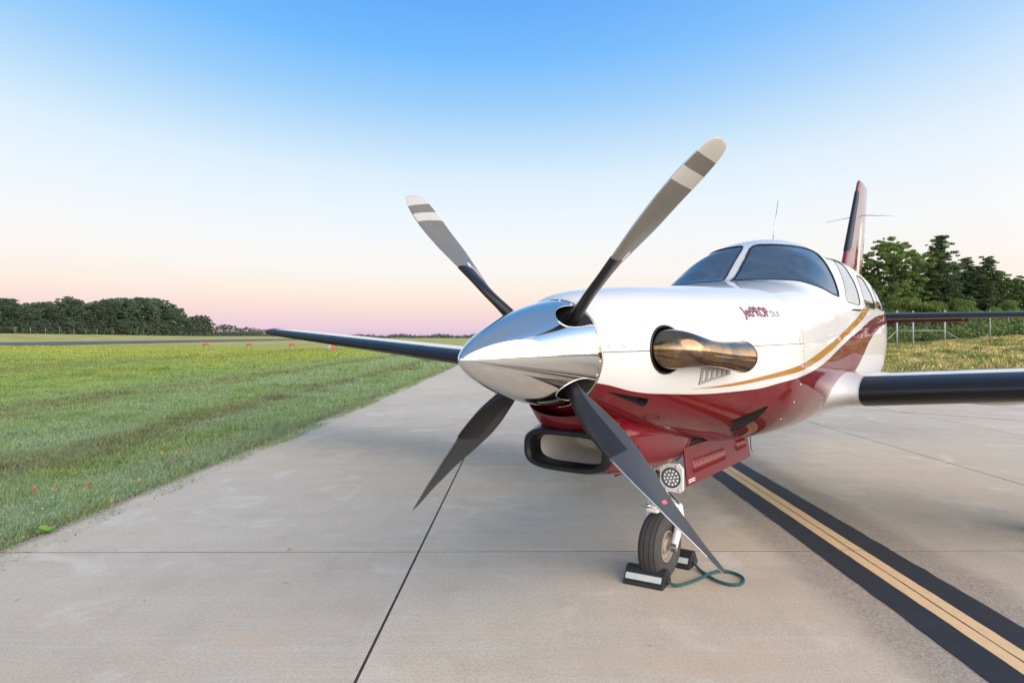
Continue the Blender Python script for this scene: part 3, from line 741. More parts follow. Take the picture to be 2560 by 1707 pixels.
# --- chin intake scoop under the spinner
def rring(X, w, z0, z1, n=40, e=3.6, dx=0):
    zc = (z0+z1)/2; h = (z1-z0)/2; P = []
    for k in range(n):
        a = 2*PI*k/n; c, s = math.cos(a), math.sin(a)
        P.append((X+dx, math.copysign(abs(c)**(2/e), c)*w, zc+math.copysign(abs(s)**(2/e*1.15), s)*h))
    return P
scoop = A('air_intake', loft([rring(.158, .214, -.515, -.330), rring(.22, .226, -.532, -.31), rring(.33, .232, -.552, -.28), rring(.5, .228, -.575, -.30), rring(.75, .215, -.602, -.32), rring(1.0, .195, -.615, -.31), rring(1.22, .165, -.612, -.36), rring(1.42, .10, -.600, -.40), rring(1.55, .04, -.590, -.45)]), maroon)
L = [rring(.175, .218, -.520, -.328), rring(.150, .214, -.516, -.332), rring(.138, .204, -.508, -.340), rring(.139, .190, -.497, -.352), rring(.158, .180, -.488, -.361), rring(.23, .177, -.486, -.363)]
A('rubber_lip', loft(L), black, scoop)
A('intake_duct', loft([rring(.20, .1785, -.487, -.362), rring(.30, .174, -.485, -.363), rring(.50, .165, -.48, -.36), rring(.56, .16, -.47, -.365), rring(.565, .02, -.43, -.40)]), simple('intake_duct_tan', (.78, .73, .64), .4, scale=12), scoop)
A('intake_neck', loft([[(x, w*math.cos(t), zc+hh*math.sin(t)) for t in np.linspace(0, 2*PI, 33)[:-1]] for x, w, zc, hh in ((.10, .15, -.22, .05), (.14, .155, -.255, .07), (.20, .18, -.29, .07), (.30, .19, -.32, .07), (.5, .19, -.34, .08))]), maroon, scoop)
# --- exhaust stacks
def stack(sgn):
    path = [(.400, .28, .012), (.400, .34, .012), (.402, .395, .012), (.415, .44, .010), (.455, .478, .002), (.53, .502, -.008), (.63, .520, -.018), (.74, .535, -.028), (.845, .548, -.036)]
    rad = [.088, .088, .086, .080, .068, .058, .058, .067, .074]
    P = [Vector((x, sgn*y, z)) for x, y, z in path]; fine = []; fr_ = []
    for i in range(len(P)-1):
        for j in range(4):
            t = j/4; fine.append(P[i].lerp(P[i+1], t)); fr_.append(rad[i]+(rad[i+1]-rad[i])*t)
    fine.append(P[-1]); fr_.append(rad[-1])
    for _ in range(4):
        fine = [fine[0]] + [(fine[i-1]+fine[i]*2+fine[i+1])/4 for i in range(1, len(fine)-1)] + [fine[-1]]
        fr_ = [fr_[0]] + [(fr_[i-1]+fr_[i]*2+fr_[i+1])/4 for i in range(1, len(fr_)-1)] + [fr_[-1]]
    o_ = AF('exhaust_stack', tube(fine, fr_, 32, False), exh_m)
    A('stack_inside', tube([p for p in fine[8:]], [r-.003 for r in fr_[8:]], 24, False), dark, o_)
    ax = (fine[-1]-fine[-2]).normalized(); A('stack_lip', rev([(-.002, fr_[-1]-.003), (.002, fr_[-1]-.002), (.002, fr_[-1]+.001), (-.004, fr_[-1]+.001)], ax, fine[-1], 32), exh_m, o_)
    A('weld_seam', tube([fine[i]+Vector((0, sgn*.97, -.25)).normalized()*fr_[i] for i in range(6, len(fine))], .0014, 5), steel, o_)
stack(1); stack(-1)
# --- slotted metal grille below the exhaust
def onf(X, Z, sgn=1, off=.003):
    q = (X, fY(X, Z), Z); nn = fnorm(*q); return (q[0]+nn[0]*off, sgn*(q[1]+nn[1]*off), q[2]+nn[2]*off)
for sgn in (1, -1):
    def qd(u, v, off): # u 0..1 along X, v 0..1 down
        X = .628+u*.22; zt, zb_ = -.080-.030*u*0, -.155+.035*u; return onf(X, zt+(zb_-zt)*v, sgn, off)
    V = []; F = []
    def quadp(u0, u1, v0, v1, off=.006):
        n_ = len(V); V.extend([qd(u0, v0, off), qd(u1, v0, off), qd(u1, v1, off), qd(u0, v1, off), qd(u0, v0, -.001), qd(u1, v0, -.001), qd(u1, v1, -.001), qd(u0, v1, -.001)])
        F.extend([(n_, n_+1, n_+2, n_+3)] + [(n_+k, n_+(k+1) % 4, n_+4+(k+1) % 4, n_+4+k) for k in range(4)])
    quadp(0, 1, 0, .16); quadp(0, 1, .84, 1)
    e_ = [0, .07, .175, .245, .35, .42, .525, .595, .70, .77, .875, 1]
    for k in range(0, 12, 2): quadp(e_[k], e_[k+1], .16, .84)
    gr = AF('vent_grille', (V, F), simple('brushed_grille', (.36, .36, .35), .4, metal=.3), smooth=False)
    V = [qd(0, 0, .0008), qd(1, 0, .0008), qd(1, 1, .0008), qd(0, 1, .0008)]; A('grille_backing', (V, [(0, 1, 2, 3)]), dark, gr)
    dz = []
    for X in (.115, .175, .235): dz.append((X, .034))
    for X in (.60, .72, .84, .96, 1.08, 1.20, 1.32, 1.44, 1.55): dz.append((X, .034))
    for Z in (-.03, -.12, -.22, -.32, -.42): dz.append((1.60, Z))
    dz += [(1.60, .10)]
    for X, Z in dz:
        c = Vector(onf(X, Z, sgn, .0004)); nn = fnorm(X, fY(X, Z), Z); nv = Vector((nn[0], sgn*nn[1], nn[2])); q = Vector((-1, 0, 0)).rotation_difference(nv)
        AF('fastener', ([q @ Vector(p_)*1.15 + c for p_ in sgeo[0]], sgeo[1]), steel, upc if Z > 0 else loc_)
# rivets along the windshield frame
V = []; F = []
def rivet(p3, nv, s=.0036):
    q = Vector((0, 0, 1)).rotation_difference(Vector(nv)); n_ = len(V)
    for k in range(6): V.append(q @ Vector((s*math.cos(k*PI/3), s*math.sin(k*PI/3), 0)) + Vector(p3))
    V.append(q @ Vector((0, 0, .001)) + Vector(p3)); F.extend([(n_+k, n_+(k+1) % 6, n_+6) for k in range(6)])
for k in range(13):
    X = 2.33+.036*k
    for y in (.019, -.019):
        q_ = fsec(X); t_ = PI/2 - math.copysign((abs(y)/q_[0])**(q_[4]/2), y); rivet(fpt_off(X, t_, .0007), fnorm(*fpt(X, t_)))
for k in range(46):
    t_ = .55+k*(PI-1.1)/45; X = 2.862+.26*abs(math.cos(t_))
    for dx_ in (0, .05): q = fpt(X+dx_, t_+.015*(dx_ > 0)); rivet(fpt_off(X+dx_, t_+.015*(dx_ > 0), .0007), fnorm(*q))
for k in range(40):
    t_ = .35+k*(PI-.7)/39; X = 2.215+.16*abs(math.cos(t_))**2; rivet(fpt_off(X, t_, .0007), fnorm(*fpt(X, t_)))
rv = A('rivets', (V, F), simple('rivet_grey', (.30, .30, .32), .5), fus); rv['kind'] = 'stuff'
# --- cowl script and starburst on both sides
def text_mesh(body, size, xscale=1.0, bold=0.0, shear=0.0):
    cu = bpy.data.curves.new('txt', 'FONT'); cu.body = body; cu.size = size; cu.offset = bold; cu.shear = shear; cu.resolution_u = 3
    ob = bpy.data.objects.new('txt', cu); C.objects.link(ob); bpy.context.view_layer.update()
    me = bpy.data.meshes.new_from_object(ob.evaluated_get(bpy.context.evaluated_depsgraph_get()))
    bpy.data.objects.remove(ob); b2 = bmesh.new(); b2.from_mesh(me); bmesh.ops.triangulate(b2, faces=b2.faces[:])
    for ax_ in (0, 1):
        lo_ = min(v.co[ax_] for v in b2.verts); hi_ = max(v.co[ax_] for v in b2.verts); q_ = lo_
        while q_ < hi_:
            q_ += .007
            bmesh.ops.bisect_plane(b2, geom=b2.verts[:]+b2.edges[:]+b2.faces[:], plane_co=(q_, q_, 0), plane_no=(1-ax_, ax_, 0))
    bmesh.ops.triangulate(b2, faces=b2.faces[:]); b2.verts.index_update(); r = [(v.co.x*xscale, v.co.y) for v in b2.verts], [[v.index for v in f.verts] for f in b2.faces]; b2.free(); bpy.data.meshes.remove(me); return r
def put_text(name, tx, X0, Z0, mat, parent, sgn=1, off=.0022):
    P, F = tx; wmax = max(p[0] for p in P)
    V = [onf(X0+p[0] if sgn > 0 else X0+wmax-p[0], Z0+p[1], sgn, off) for p in P]
    o_ = AF(name, (V, F), mat, parent, smooth=False); return o_
mtx = simple('maroon_print', (.16, .012, .03), .4); gtx = simple('grey_brown_print', (.20, .12, .10), .4)
jt = text_mesh('JetPROP', .062, .80, .0015, 0); wj = max(p[0] for p in jt[0])
dl_ = text_mesh('DLX', .046, .85, 0.0, 0); wd_ = max(p[0] for p in dl_[0])
for sgn in (1, -1):
    put_text('cowl_script', ([(p[0]*.245/wj, p[1]*1.12) for p in jt[0]], jt[1]), 1.035 if sgn > 0 else 1.12, .154, mtx, upc, sgn)
    put_text('cowl_script', ([(p[0]*.10/wd_, p[1]*1.0) for p in dl_[0]], dl_[1]), 1.292 if sgn > 0 else 1.015, .1545, gtx, upc, sgn)
    V = []; F = []; cx0, cz0 = 1.235, .182
    for dx_, dz_, w_ in ((-.17, .058, .0018), (-.012, .062, .003), (.11, -.060, .0018), (-.01, -.078, .003)):
        n_ = len(V); L = math.hypot(dx_, dz_); px_, pz_ = -dz_/L*w_, dx_/L*w_
        for f_ in (0, .25, .5, .75):
            V += [onf(cx0+dx_*f_+px_*(1-f_), cz0+dz_*f_+pz_*(1-f_), sgn, .0022), onf(cx0+dx_*f_-px_*(1-f_), cz0+dz_*f_-pz_*(1-f_), sgn, .0022)]
        V.append(onf(cx0+dx_, cz0+dz_, sgn, .0022)); F += [(n_+2*k, n_+2*k+1, n_+2*k+3, n_+2*k+2) for k in range(3)] + [(n_+6, n_+7, n_+8)]
    AF('starburst_mark', (V, F), gtx, upc, smooth=False)
    # registration strokes on the rear fuselage, seen edge on
    V = []; F = []
    for k in range(5):
        n_ = len(V); X = 4.62+.115*k
        for Z in np.linspace(.02, -.27, 9): V += [onf(X+.02*(.02-Z), Z, sgn, .002), onf(X+.045+.02*(.02-Z), Z, sgn, .002)]
        F += [(n_+2*j, n_+2*j+1, n_+2*j+3, n_+2*j+2) for j in range(8)]
    AF('registration_letter', (V, F), mtx, fus, smooth=False)
# door handle / static port
A('temperature_probe', tube([(2.99, .655, .215), (2.985, .70, .213), (3.0, .715, .212), (3.05, .72, .212)], [.006, .006, .008, .006], 8), black)

# --- wings
def naca(t, n=18):
    xs_ = [(1-math.cos(PI*k/n))/2 for k in range(n+1)]; yt = [5*t*(.2969*math.sqrt(x)-.126*x-.3516*x*x+.2843*x**3-.1036*x**4) for x in xs_]
    cam_ = [.010*(1-(2*x-.8)**2*.6) * (4*x*(1-x))**.5 for x in xs_]
    up = [(x, y+c) for x, y, c in zip(xs_, yt, cam_)]; lo = [(x, -y+c) for x, y, c in zip(xs_, yt, cam_)]
    return up[::-1] + lo[1:-1]     # from the trailing edge over the top to the leading edge and back below
def wsec(Y, sgn, sc=1.0, off=0.0):
    aY = abs(Y); c = 1.78 + (.86-1.78)*max(0, aY-.4)/6.1; le = 2.46+.052*aY; z = -.402+.078*aY; t = .138-.004*aY
    return [(le+x*c, Y, z+y*c*sc-.042*x*c) for x, y in naca(t)]
for sgn in (1, -1):
    ys_ = [.45, .62, .77, 1.2, 2, 3, 4, 5, 5.8, 6.25]; R_ = [wsec(y*sgn, sgn) for y in ys_]
    tips = []
    for dy, s_ in ((.12, .93), (.2, .78), (.26, .55), (.3, .25)):
        b_ = wsec((6.25)*sgn, sgn); le = b_[18][0]; zc = b_[18][2]
        tips.append([(le+.43+(x-le-.43)*s_+.05*(1-s_), (6.25+dy)*sgn, zc+.012+(z-zc)*s_) for x, y, z in b_])
    wg = AF('wing', loft(R_, True, True), white, angle=70)
    AF('wing_tip', loft([R_[-1]]+tips, True, True), maroon, wg)
    m_ = len(R_[0]); ids = list(range(18-4, 18+8))
    bt = []
    for y in np.linspace(.785, 6.245, 14):
        s_ = wsec(y*sgn, sgn); le = s_[18]; pr = []
        for k in ids:
            x, yy, z = s_[k]; vx, vz = x-(le[0]+.12), z-le[2]; L = math.hypot(vx, vz); pr.append((x+vx/L*.004, yy, z+vz/L*.004))
        bt.append(pr)
    A('deice_boot', loft(bt, False), black, wg)
    for fr0 in (1.9, 3.4, 4.9):    # stitched seams across the boot
        s_ = wsec(fr0*sgn, sgn); le = s_[18]
        A('boot_seam', tube([(s_[k][0]-.005, s_[k][1], s_[k][2]+(.004 if k < 18 else -.004)) for k in ids], .0022, 4), satin, wg)
    # root fillet
    fr_ = []
    for f_ in np.linspace(0, 1, 8):
        Y = .50+.27*f_; g_ = (1-f_)**2; s_ = wsec(.77*sgn, sgn); le = s_[18][0]; zc = s_[18][2]; ring_ = []
        for x, yy, z in s_:
            ring_.append((x - .26*g_*max(0, 1-(x-le)/1.2), Y*sgn, zc+(z-zc)*(1+.5*g_)+.012*g_-(.78-Y)*.078*0))
        fr_.append(ring_)
    AF('root_fairing', loft(fr_), white, wg)
    # flap fairing bulge and tip light
    bg_ = rev([(0, 0), (.05, .10), (.25, .19), (.55, .22), (.85, .17), (1.05, .07), (1.12, 0)], (1, 0, 0), (2.95, 1.45*sgn, 0), 24)
    AF('landing_gear_bulge', ([(x, (y-1.45*sgn)*1.5+1.45*sgn, z*.32-.385) for x, y, z in bg_[0]], bg_[1]), white, wg)
    AF('navigation_light', rev([(0, 0), (.02, .022), (.06, .03), (.16, .02), (.2, 0)], (1, 0, 0), (2.80, 6.36*sgn, .075), 16), simple('light_lens', (.16, .22, .15), .15, coat=1), wg)
    AF('static_wick', tube([(3.55, 6.5*sgn, .085), (3.78, 6.62*sgn, .08)], [.006, .002], 6), satin, wg)
    # main landing gear
    X0 = 3.5; Y0_ = 1.87*sgn; G = gz(X0); mg = AF('main_landing_gear', join(tube([(X0, Y0_, -.2), (X0, Y0_, G+.30)], .035, 14), tube([(X0, Y0_, G+.32), (X0-.02, Y0_, G+.19), (X0, Y0_-.09*sgn, G+.19)], .022, 10)), alu)
    AF('tyre', rev([(-.05, .105), (-.075, .13), (-.078, .165), (-.055, .192), (0, .20), (.055, .192), (.078, .165), (.075, .13), (.05, .105)], (0, 1, 0), (X0, Y0_-.09*sgn, G+.2), 32), tyre_m, mg)
    AF('rim', rev([(-.05, .105), (-.04, .09), (-.02, .02), (-.05, 0)], (0, 1, 0), (X0, Y0_-.09*sgn, G+.2), 24), alu, mg)
    AF('gear_door', bbox((X0, Y0_+.10*sgn, G+.62), (.30, .012, .46), .004), white, mg)
# --- tail
def tsec(Y, le, c, z, t=.10): return [(le+x*c, Y, z+(y)*c) for x, y in [(a, b) for a, b in naca(t)]]
stb = []
for sgn in (1, -1):
    stb = [tsec(y*sgn, 7.35+.16*y, .95-.12*y, .205) for y in (.0, .4, 1.1, 1.8, 2.1)]
    st = AF('tailplane', loft(stb, True, True), white, angle=70); ids = range(12, 26)
    bt = []
    for y in np.linspace(.3, 2.05, 6):
        s_ = tsec(y*sgn, 7.35+.16*y, .95-.12*y, .205); le = s_[18]; bt.append([(x+(x-le[0]-.08)/math.hypot(x-le[0]-.08, z-le[2])*.004, yy, z+(z-le[2])/math.hypot(x-le[0]-.08, z-le[2])*.004) for x, yy, z in [s_[k] for k in ids]])
    A('deice_boot', loft(bt, False), black, st)
    AF('elevator', bbox((8.12, .72*sgn, .155), (.05, .98, .05), .01), maroon, st)
    for y in (1.15, 1.62): AF('static_wick', tube([(8.0, y*sgn, .19), (8.15, y*sgn, .12)], [.006, .004], 6), steel, st)
fin_m = gloss('fin_livery', MAROON); sp = fin_m.n('ShaderNodeSeparateXYZ'); fin_m.l(fin_m.obj(), sp.inputs[0])
sw_ = fin_m.math('SUBTRACT', sp.outputs[0], fin_m.math('MULTIPLY', fin_m.math('SUBTRACT', sp.outputs[2], HUB), .62))
wv = fin_m.noise(fin_m.mapping(fin_m.obj(), (1.2, 1, .5)), 1.6, 2)
bandw = fin_m.math('MULTIPLY', fin_m.mr(sw_, 6.62, 6.66, 0, 1), fin_m.mr(sw_, 6.88, 6.84, 0, 1))
bandw = fin_m.math('MULTIPLY', bandw, fin_m.mr(sp.outputs[2], HUB+1.55, HUB+1.35))
fin_m.col(fin_m.mix(bandw, MAROON, (.62, .50, .36)))
def fsec_(Z):
    le = 6.27+.921*(Z-.55); te = 7.80+.405*(Z-.55)+.03; c = te-le; return [(le+x*c, y*c*.9, Z) for x, y in [(a, b-.0) for a, b in naca(.085)]]
def sym(P): # remove camber
    n_ = len(P); return P
zz = [.35, .6, .9, 1.3, 1.7, 1.93, 2.02]; FR = []
for Z in zz:
    le = 6.27+.921*(Z-.55); te = 7.83+.405*(Z-.55); c = te-le; R_ = []
    base_ = [(1-math.cos(PI*k/18))/2 for k in range(19)]
    yt = [5*.085*(.2969*math.sqrt(x)-.126*x-.3516*x*x+.2843*x**3-.1036*x**4)*c for x in base_]
    R_ = [(le+x*c, y, Z) for x, y in zip(base_, yt)][::-1] + [(le+x*c, -y, Z) for x, y in list(zip(base_, yt))[1:-1]]
    FR.append(R_)
le0 = FR[-1][18]
FR.append([(le0[0]+.06+(x-le0[0])*.90, y*.55, Z+.035) for x, y, Z in FR[-1]])
fin = AF('vertical_fin', loft(FR, True, True), fin_m.m, angle=70)
bt = []
for Z in np.linspace(1.02, 1.88, 8):
    le = 6.27+.921*(Z-.55); te = 7.83+.405*(Z-.55); c = te-le; pr = []
    for k in range(-3, 4):
        x = ((1-math.cos(PI*abs(k)/18))/2)*1.0; yt = 5*.085*(.2969*math.sqrt(x)-.126*x-.3516*x*x)*c; pr.append((le+x*c-.004*(1-abs(k)/8), math.copysign(yt+.004*(1 if k else 0), k), Z))
    bt.append(pr)
A('deice_boot', loft(bt, False), black, fin)
bt2 = []
for Z in np.linspace(1.06, 1.84, 8):
    le = 6.27+.921*(Z-.55); te = 7.83+.405*(Z-.55); c = te-le; pr = []
    for xf_ in (.085, .12, .16, .20): x = xf_; yt = 5*.085*(.2969*math.sqrt(x)-.126*x-.3516*x*x+.2843*x**3)*c; pr.append((le+x*c, yt+.0035, Z))
    bt2.append(pr)
A('wear_panel', loft(bt2, False), simple('grey_boot_patch', (.20, .20, .20), .5), fin)
V, F = [], []
A('rudder_gap', tube([(7.32+.40*(z-.55)+.12, 0, z) for z in (.6, 1.2, 1.9)], .004, 5), dark, fin)
AF('navigation_antenna', join(tube([(7.85, .03, 1.60), (7.74, .45, 1.535)], [.005, .003], 6), tube([(7.85, -.03, 1.60), (7.74, -.42, 1.535)], [.005, .003], 6)), steel)
AF('whip_antenna', tube([(3.45, 0, .78), (3.54, 0, 1.0), (3.63, 0, 1.175)], [.006, .004, .002], 8), steel)
AF('belly_antenna', tube([(2.3, .15, -.62), (2.32, .15, -.74), (2.36, .15, -.76)], [.004, .003, .002], 6), satin)

# --- cabin: glare shield, panel and seats behind the glass
gsr = []
for X in (2.25, 2.4, 2.6, 2.75):
    w, zc, zt, zb, n1_, n2_ = fsec(X); zt_ = min(zt-.045, .40); pr = []
    for y in np.linspace(-.55, .55, 15): pr.append((X, y, min(zt_, zc + (zt-zc)*max(0, 1-abs(y/w)**n1_)**(1/n1_) - .05)))
    gsr.append(pr)
AF('glare_shield', loft(gsr, False), dark)
for sgn in (1, -1):
    for X0 in (3.15, 3.95):
        se = AF('seat', join(bbox((X0, .29*sgn, -.12), (.48, .46, .14), .03), bbox((X0+.26, .29*sgn, .20), (.12, .44, .52), .04)), beige, angle=40)
        AF('headrest', bbox((X0+.20, .235*sgn, .56), (.09, .26, .17), .035), beige, se)
AF('cabin_bulkhead', bbox((4.9, 0, .1), (.03, .8, .8), .005), lining)
AF('cabin_floor', bbox((3.5, 0, -.40), (3.0, 1.15, .03), .005), lining)
0 and AF('grab_bar', tube([(2.30, .045, .44), (2.55, .05, .56), (2.76, .055, .67)], .012, 8), alu)

# --- nose gear
NX = 1.14; G = gz(NX); ax_z = G+.181
ng = AF('nose_landing_gear', join(tube([(1.20, 0, -.45), (1.20, 0, -.72)], .038, 18), tube([(1.20, 0, -.70), (1.20, 0, -.885)], .026, 16)), alu, angle=40)
AF('tyre', rev([(-.040, .082), (-.052, .095), (-.062, .125), (-.064, .148), (-.054, .168), (-.043, .1755), (-.0415, .171), (-.0385, .171), (-.037, .1775), (-.018, .1812), (-.0165, .1762), (-.0135, .1762), (-.012, .1815), (.012, .1815), (.0135, .1762), (.0165, .1762), (.018, .1812), (.037, .1775), (.0385, .171), (.0415, .171), (.043, .1755), (.054, .168), (.064, .148), (.062, .125), (.052, .095), (.040, .082)], (0, 1, 0), (NX, 0, ax_z), 56), tyre_m, ng, angle=50)
for sgn in (1, -1):
    AF('rim', rev([(.040*sgn, .083), (.047*sgn, .086), (.048*sgn, .078), (.030*sgn, .070), (.024*sgn, .045), (.040*sgn, .040), (.046*sgn, .030), (.046*sgn, 0)], (0, 1, 0), (NX, 0, ax_z), 32), simple('rim_paint', (.27, .24, .195), .5, scale=60), ng, angle=35)
    AF('fork_arm', tube([(1.20, .03*sgn, -.878), (1.215, .078*sgn, -.90), (1.215, .086*sgn, -.95), (1.19, .084*sgn, -1.03), (NX+.005, .080*sgn, ax_z)], [.030, .030, .027, .022, .020], 14, True), alu, ng, angle=50)
    AF('axle_nut', rev([(.066*sgn, 0), (.096*sgn, 0), (.098*sgn, .012), (.098*sgn, .022), (.07*sgn, .024)][1:], (0, 1, 0), (NX, 0, ax_z), 12), steel, ng, angle=30)
AF('steering_arm', join(bbox((1.13, -.005, -.893), (.17, .07, .022), .008), bbox((1.075, -.012, -.882), (.03, .055, .026), .008)), alu, ng)
AF('tow_lug', join(tube([(1.05, -.06, -.868), (1.05, -.01, -.868)], .009, 10), tube([(1.07, -.015, -.83), (1.07, -.015, -.88)], .009, 10)), steel, ng)
AF('torque_link', join(tube([(1.16, .0, -.70), (1.05, .0, -.79)], .011, 8), tube([(1.05, 0, -.79), (1.15, 0, -.87)], .011, 8)), alu, ng)
AF('gear_bay', bbox((1.62, 0, -.545), (.92, .34, .06), .01), dark, ng)
AF('brake_hose', tube([(1.165, .045, -.60), (1.10, .07, -.70), (1.13, .06, -.80), (1.20, .085, -.87), (1.235, .10, -.96), (1.19, .102, -1.04)], .0045, 8), satin, ng)
AF('strut_collar', join(rev([(0, .038), (0, .045), (.03, .045), (.03, .038)], (0, 0, 1), (1.20, 0, -.73), 20), rev([(0, .026), (0, .036), (.02, .036), (.02, .026)], (0, 0, 1), (1.20, 0, -.84), 20)), steel, ng)
# landing light on its bracket
lc_ = Vector((.985, .135, -.682)); lp = []
w2, h2, k2 = .062, .074, .024
oct_ = [(-w2, h2), (w2-k2, h2), (w2, h2-k2), (w2, -h2+.012), (w2-.012, -h2), (-w2+.018, -h2), (-w2, -h2+.018)]
fr1 = [(lc_.x, lc_.y+y, lc_.z+z) for y, z in oct_]; fr2 = [(lc_.x+.022, q[1], q[2]) for q in fr1]
ll = AF('landing_light', loft([fr1, fr2], True, True), alu, smooth=False)
AF('light_bezel', rev([(-.002, .0535), (-.005, .052), (-.004, .047), (.004, .046)], (1, 0, 0), lc_, 32), satin, ll)
AF('reflector', rev([(.002, 0), (.002, .046)], (1, 0, 0), lc_ - Vector((.003, 0, 0)), 32), simple('reflector_metal', (.30, .31, .32), .35, metal=.8), ll, smooth=False)
led = simple('led_lens', (.75, .78, .82), .12, metal=.4, coat=1)
for rr, n_ in ((0, 1), (.019, 6), (.037, 12)):
    for k in range(n_):
        a = 2*PI*k/n_ + .2; AF('led', rev([(-.006, 0), (-.005, .004), (-.001, .0062), (.002, .0065)], (1, 0, 0), lc_+Vector((-.003, rr*math.cos(a), rr*math.sin(a))), 8), led, ll)
for y, z in ((-.046, .058), (.030, .060), (.044, -.060), (-.03, -.060)): AF('bolt', rev([(-.006, 0), (-.006, .0055), (.002, .0065)], (1, 0, 0), lc_+Vector((0, y, z)), 8), steel, ll)
AF('light_bracket', join(bbox((1.05, .075, -.64), (.09, .10, .03), .006), tube([(1.12, .03, -.62), (1.04, .07, -.62), (1.02, .11, -.62)], .012, 8)), alu, ll)
AF('wire', tube([(1.02, .15, -.60), (1.06, .16, -.58), (1.07, .12, -.52)], .0035, 6), satin, ll)
# nose gear doors with pressed louvres
for sgn in (1, -1):
    yt_, yb = .185*sgn, .213*sgn; c4 = [(1.035, yt_, -.530), (2.10, yt_, -.560), (2.10, yb, -.745), (1.015, yb, -.725)]
    ins = [(x, y-.008*sgn, z) for x, y, z in c4]
    gd = AF('nose_gear_door', loft([c4, ins], True, True), maroon, smooth=False)
    for (u0, u1, n_, vt, vb) in ((.09, .56, 14, .36, .74), (.76, .93, 7, .28, .62)):
        for k in range(n_):
            u = u0+(u1-u0)*(k+.5)/n_; du = (u1-u0)/n_*.42
            def dp_(u_, v_, o_):
                a_ = Vector(c4[0]).lerp(Vector(c4[1]), u_); b_ = Vector(c4[3]).lerp(Vector(c4[2]), u_); q = a_.lerp(b_, v_); q.y += o_*sgn; return q
            rr_ = []
            for v_, o_ in ((vt, .000), (vt+.05, .011), (vt+.15, .014), (vb-.15, .014), (vb-.05, .011), (vb, .0)):
                rr_.append([dp_(u-du, v_, 0), dp_(u-du*.6, v_, o_*.9), dp_(u, v_, o_), dp_(u+du*.7, v_, o_*.7), dp_(u+du, v_, 0)])
            AF('louvre', loft(rr_, False), maroon, gd)
    V = []; F = []
    for ln, wn_ in ((0, 9), (1, 9)):
        for k in range(wn_):
            u = .018+k*.0095; v = .84+ln*.055; n_ = len(V); V += [dp_(u, v, .001), dp_(u+.007, v, .001), dp_(u+.007, v+.032, .001), dp_(u, v+.032, .001)]; F.append((n_, n_+1, n_+2, n_+3))
    AF('door_placard', (V, F), placard, gd, smooth=False)

# ================================================================== THINGS ON THE PAVEMENT
def root(name, loc, label, cat, group=None, rz=0):
    o = bpy.data.objects.new(name, None); C.objects.link(o); o.location = loc; o.rotation_euler = (0, 0, rz); props(o, label, cat, group); return o
rub = simple('ribbed_rubber', (.012, .012, .013), .6, bumpy=.3); refl = simple('reflective_tape', (.46, .49, .47), .4)
def chock(loc, rz, label, L=.218, flipz=False):
    r = root('wheel_chock', loc, label, 'wheel chock', 'wheel chocks at the nose wheel', rz)
    # triangular section with small ribs, long axis along x, hollow centre only painted on the ends
    base = [(-.072, .0), (-.080, .010), (-.030, .080), (-.016, .089), (.016, .089), (.030, .080), (.080, .010), (.072, .0)]
    out_ = []
    for i in range(len(base)):
        a, b = base[i], base[(i+1) % len(base)]; L_ = math.hypot(b[0]-a[0], b[1]-a[1]); n = max(1, int(L_/.009))
        for k in range(n):
            t = k/n; x = a[0]+(b[0]-a[0])*t; z = a[1]+(b[1]-a[1])*t
            nx, nz = (b[1]-a[1])/L_, -(b[0]-a[0])/L_; o_ = .0022 if (k % 2 and n > 3 and a[1] + b[1] > .02) else 0
            out_.append((x-nx*o_, max(z-nz*o_*(1 if z > 0 else 0), 0)))
    rings = [[(x, y*.985 if abs(x) > L/2-.002 else y, z) for y, z in out_] for x in (-L/2, -L/2+.004, L/2-.004, L/2)]
    o = make('chock_body', loft(rings, True, True), rub, r, smooth=False); fix_normals(o.data)
    hollow_tri = [(-.034, .014), (0, .066), (.034, .014)]
    for sx in (-1, 1):
        o = make('end_shade', ([(sx*(L/2+.0012), y, z) for y, z in hollow_tri], [(0, 1, 2)]), dark, r, smooth=False)  # flat dark triangle paints the shade of a hollow end
    for sy in (-1, 1):
        # reflective strip on the sloping face
        a = Vector((0, sy*.0655, .0295)); b = Vector((0, sy*.0465, .0565)); nrm_ = Vector((0, sy*.83, .56))*.0042
        V = [Vector((x, 0, 0))+q+nrm_ for x in (-L/2+.008, L/2-.012) for q in (a, b)]
        o = make('reflective_strip', (V, [(0, 2, 3, 1)]), refl, r, smooth=False)
    return r
chock((.735, 3.575, 0), math.radians(-30), 'black ribbed rubber chock with white strip in front of the nose tyre')
chock((.965, 3.885, 0), math.radians(-34), 'black ribbed rubber chock tucked behind the nose tyre')
# rope: a twisted three strand cord
rpm = M('teal_rope'); rp_ = rpm.obj(); rpm.col(rpm.mix(rpm.noise(rp_, 180, 3), (.008, .055, .062), (.022, .115, .125))).set(Roughness=.75); rpm.bump(rpm.noise(rp_, 400, 2), .4, .001)
ctrl = [(.835, 3.515, .022), (.875, 3.50, .012), (.95, 3.545, .008), (1.02, 3.60, .008), (1.09, 3.655, .014), (1.17, 3.71, .014), (1.24, 3.70, .008), (1.27, 3.62, .008), (1.235, 3.535, .008), (1.17, 3.52, .008), (1.115, 3.575, .008), (1.085, 3.67, .007), (1.065, 3.76, .010), (1.055, 3.82, .030)]
pts = [ctrl[0]]+ctrl+[ctrl[-1]]; path = []
for i in range(1, len(pts)-2):
    for j in range(16):
        t = j/16; path.append(Vector([.5*((2*b)+(-a+c)*t+(2*a-5*b+4*c-d_)*t*t+(-a+3*b-3*c+d_)*t**3) for a, b, c, d_ in zip(*pts[i-1:i+3])]))
gs_ = []; acc = 0; ph = []
for i, q in enumerate(path):
    if i: acc += (q-path[i-1]).length
    ph.append(acc)
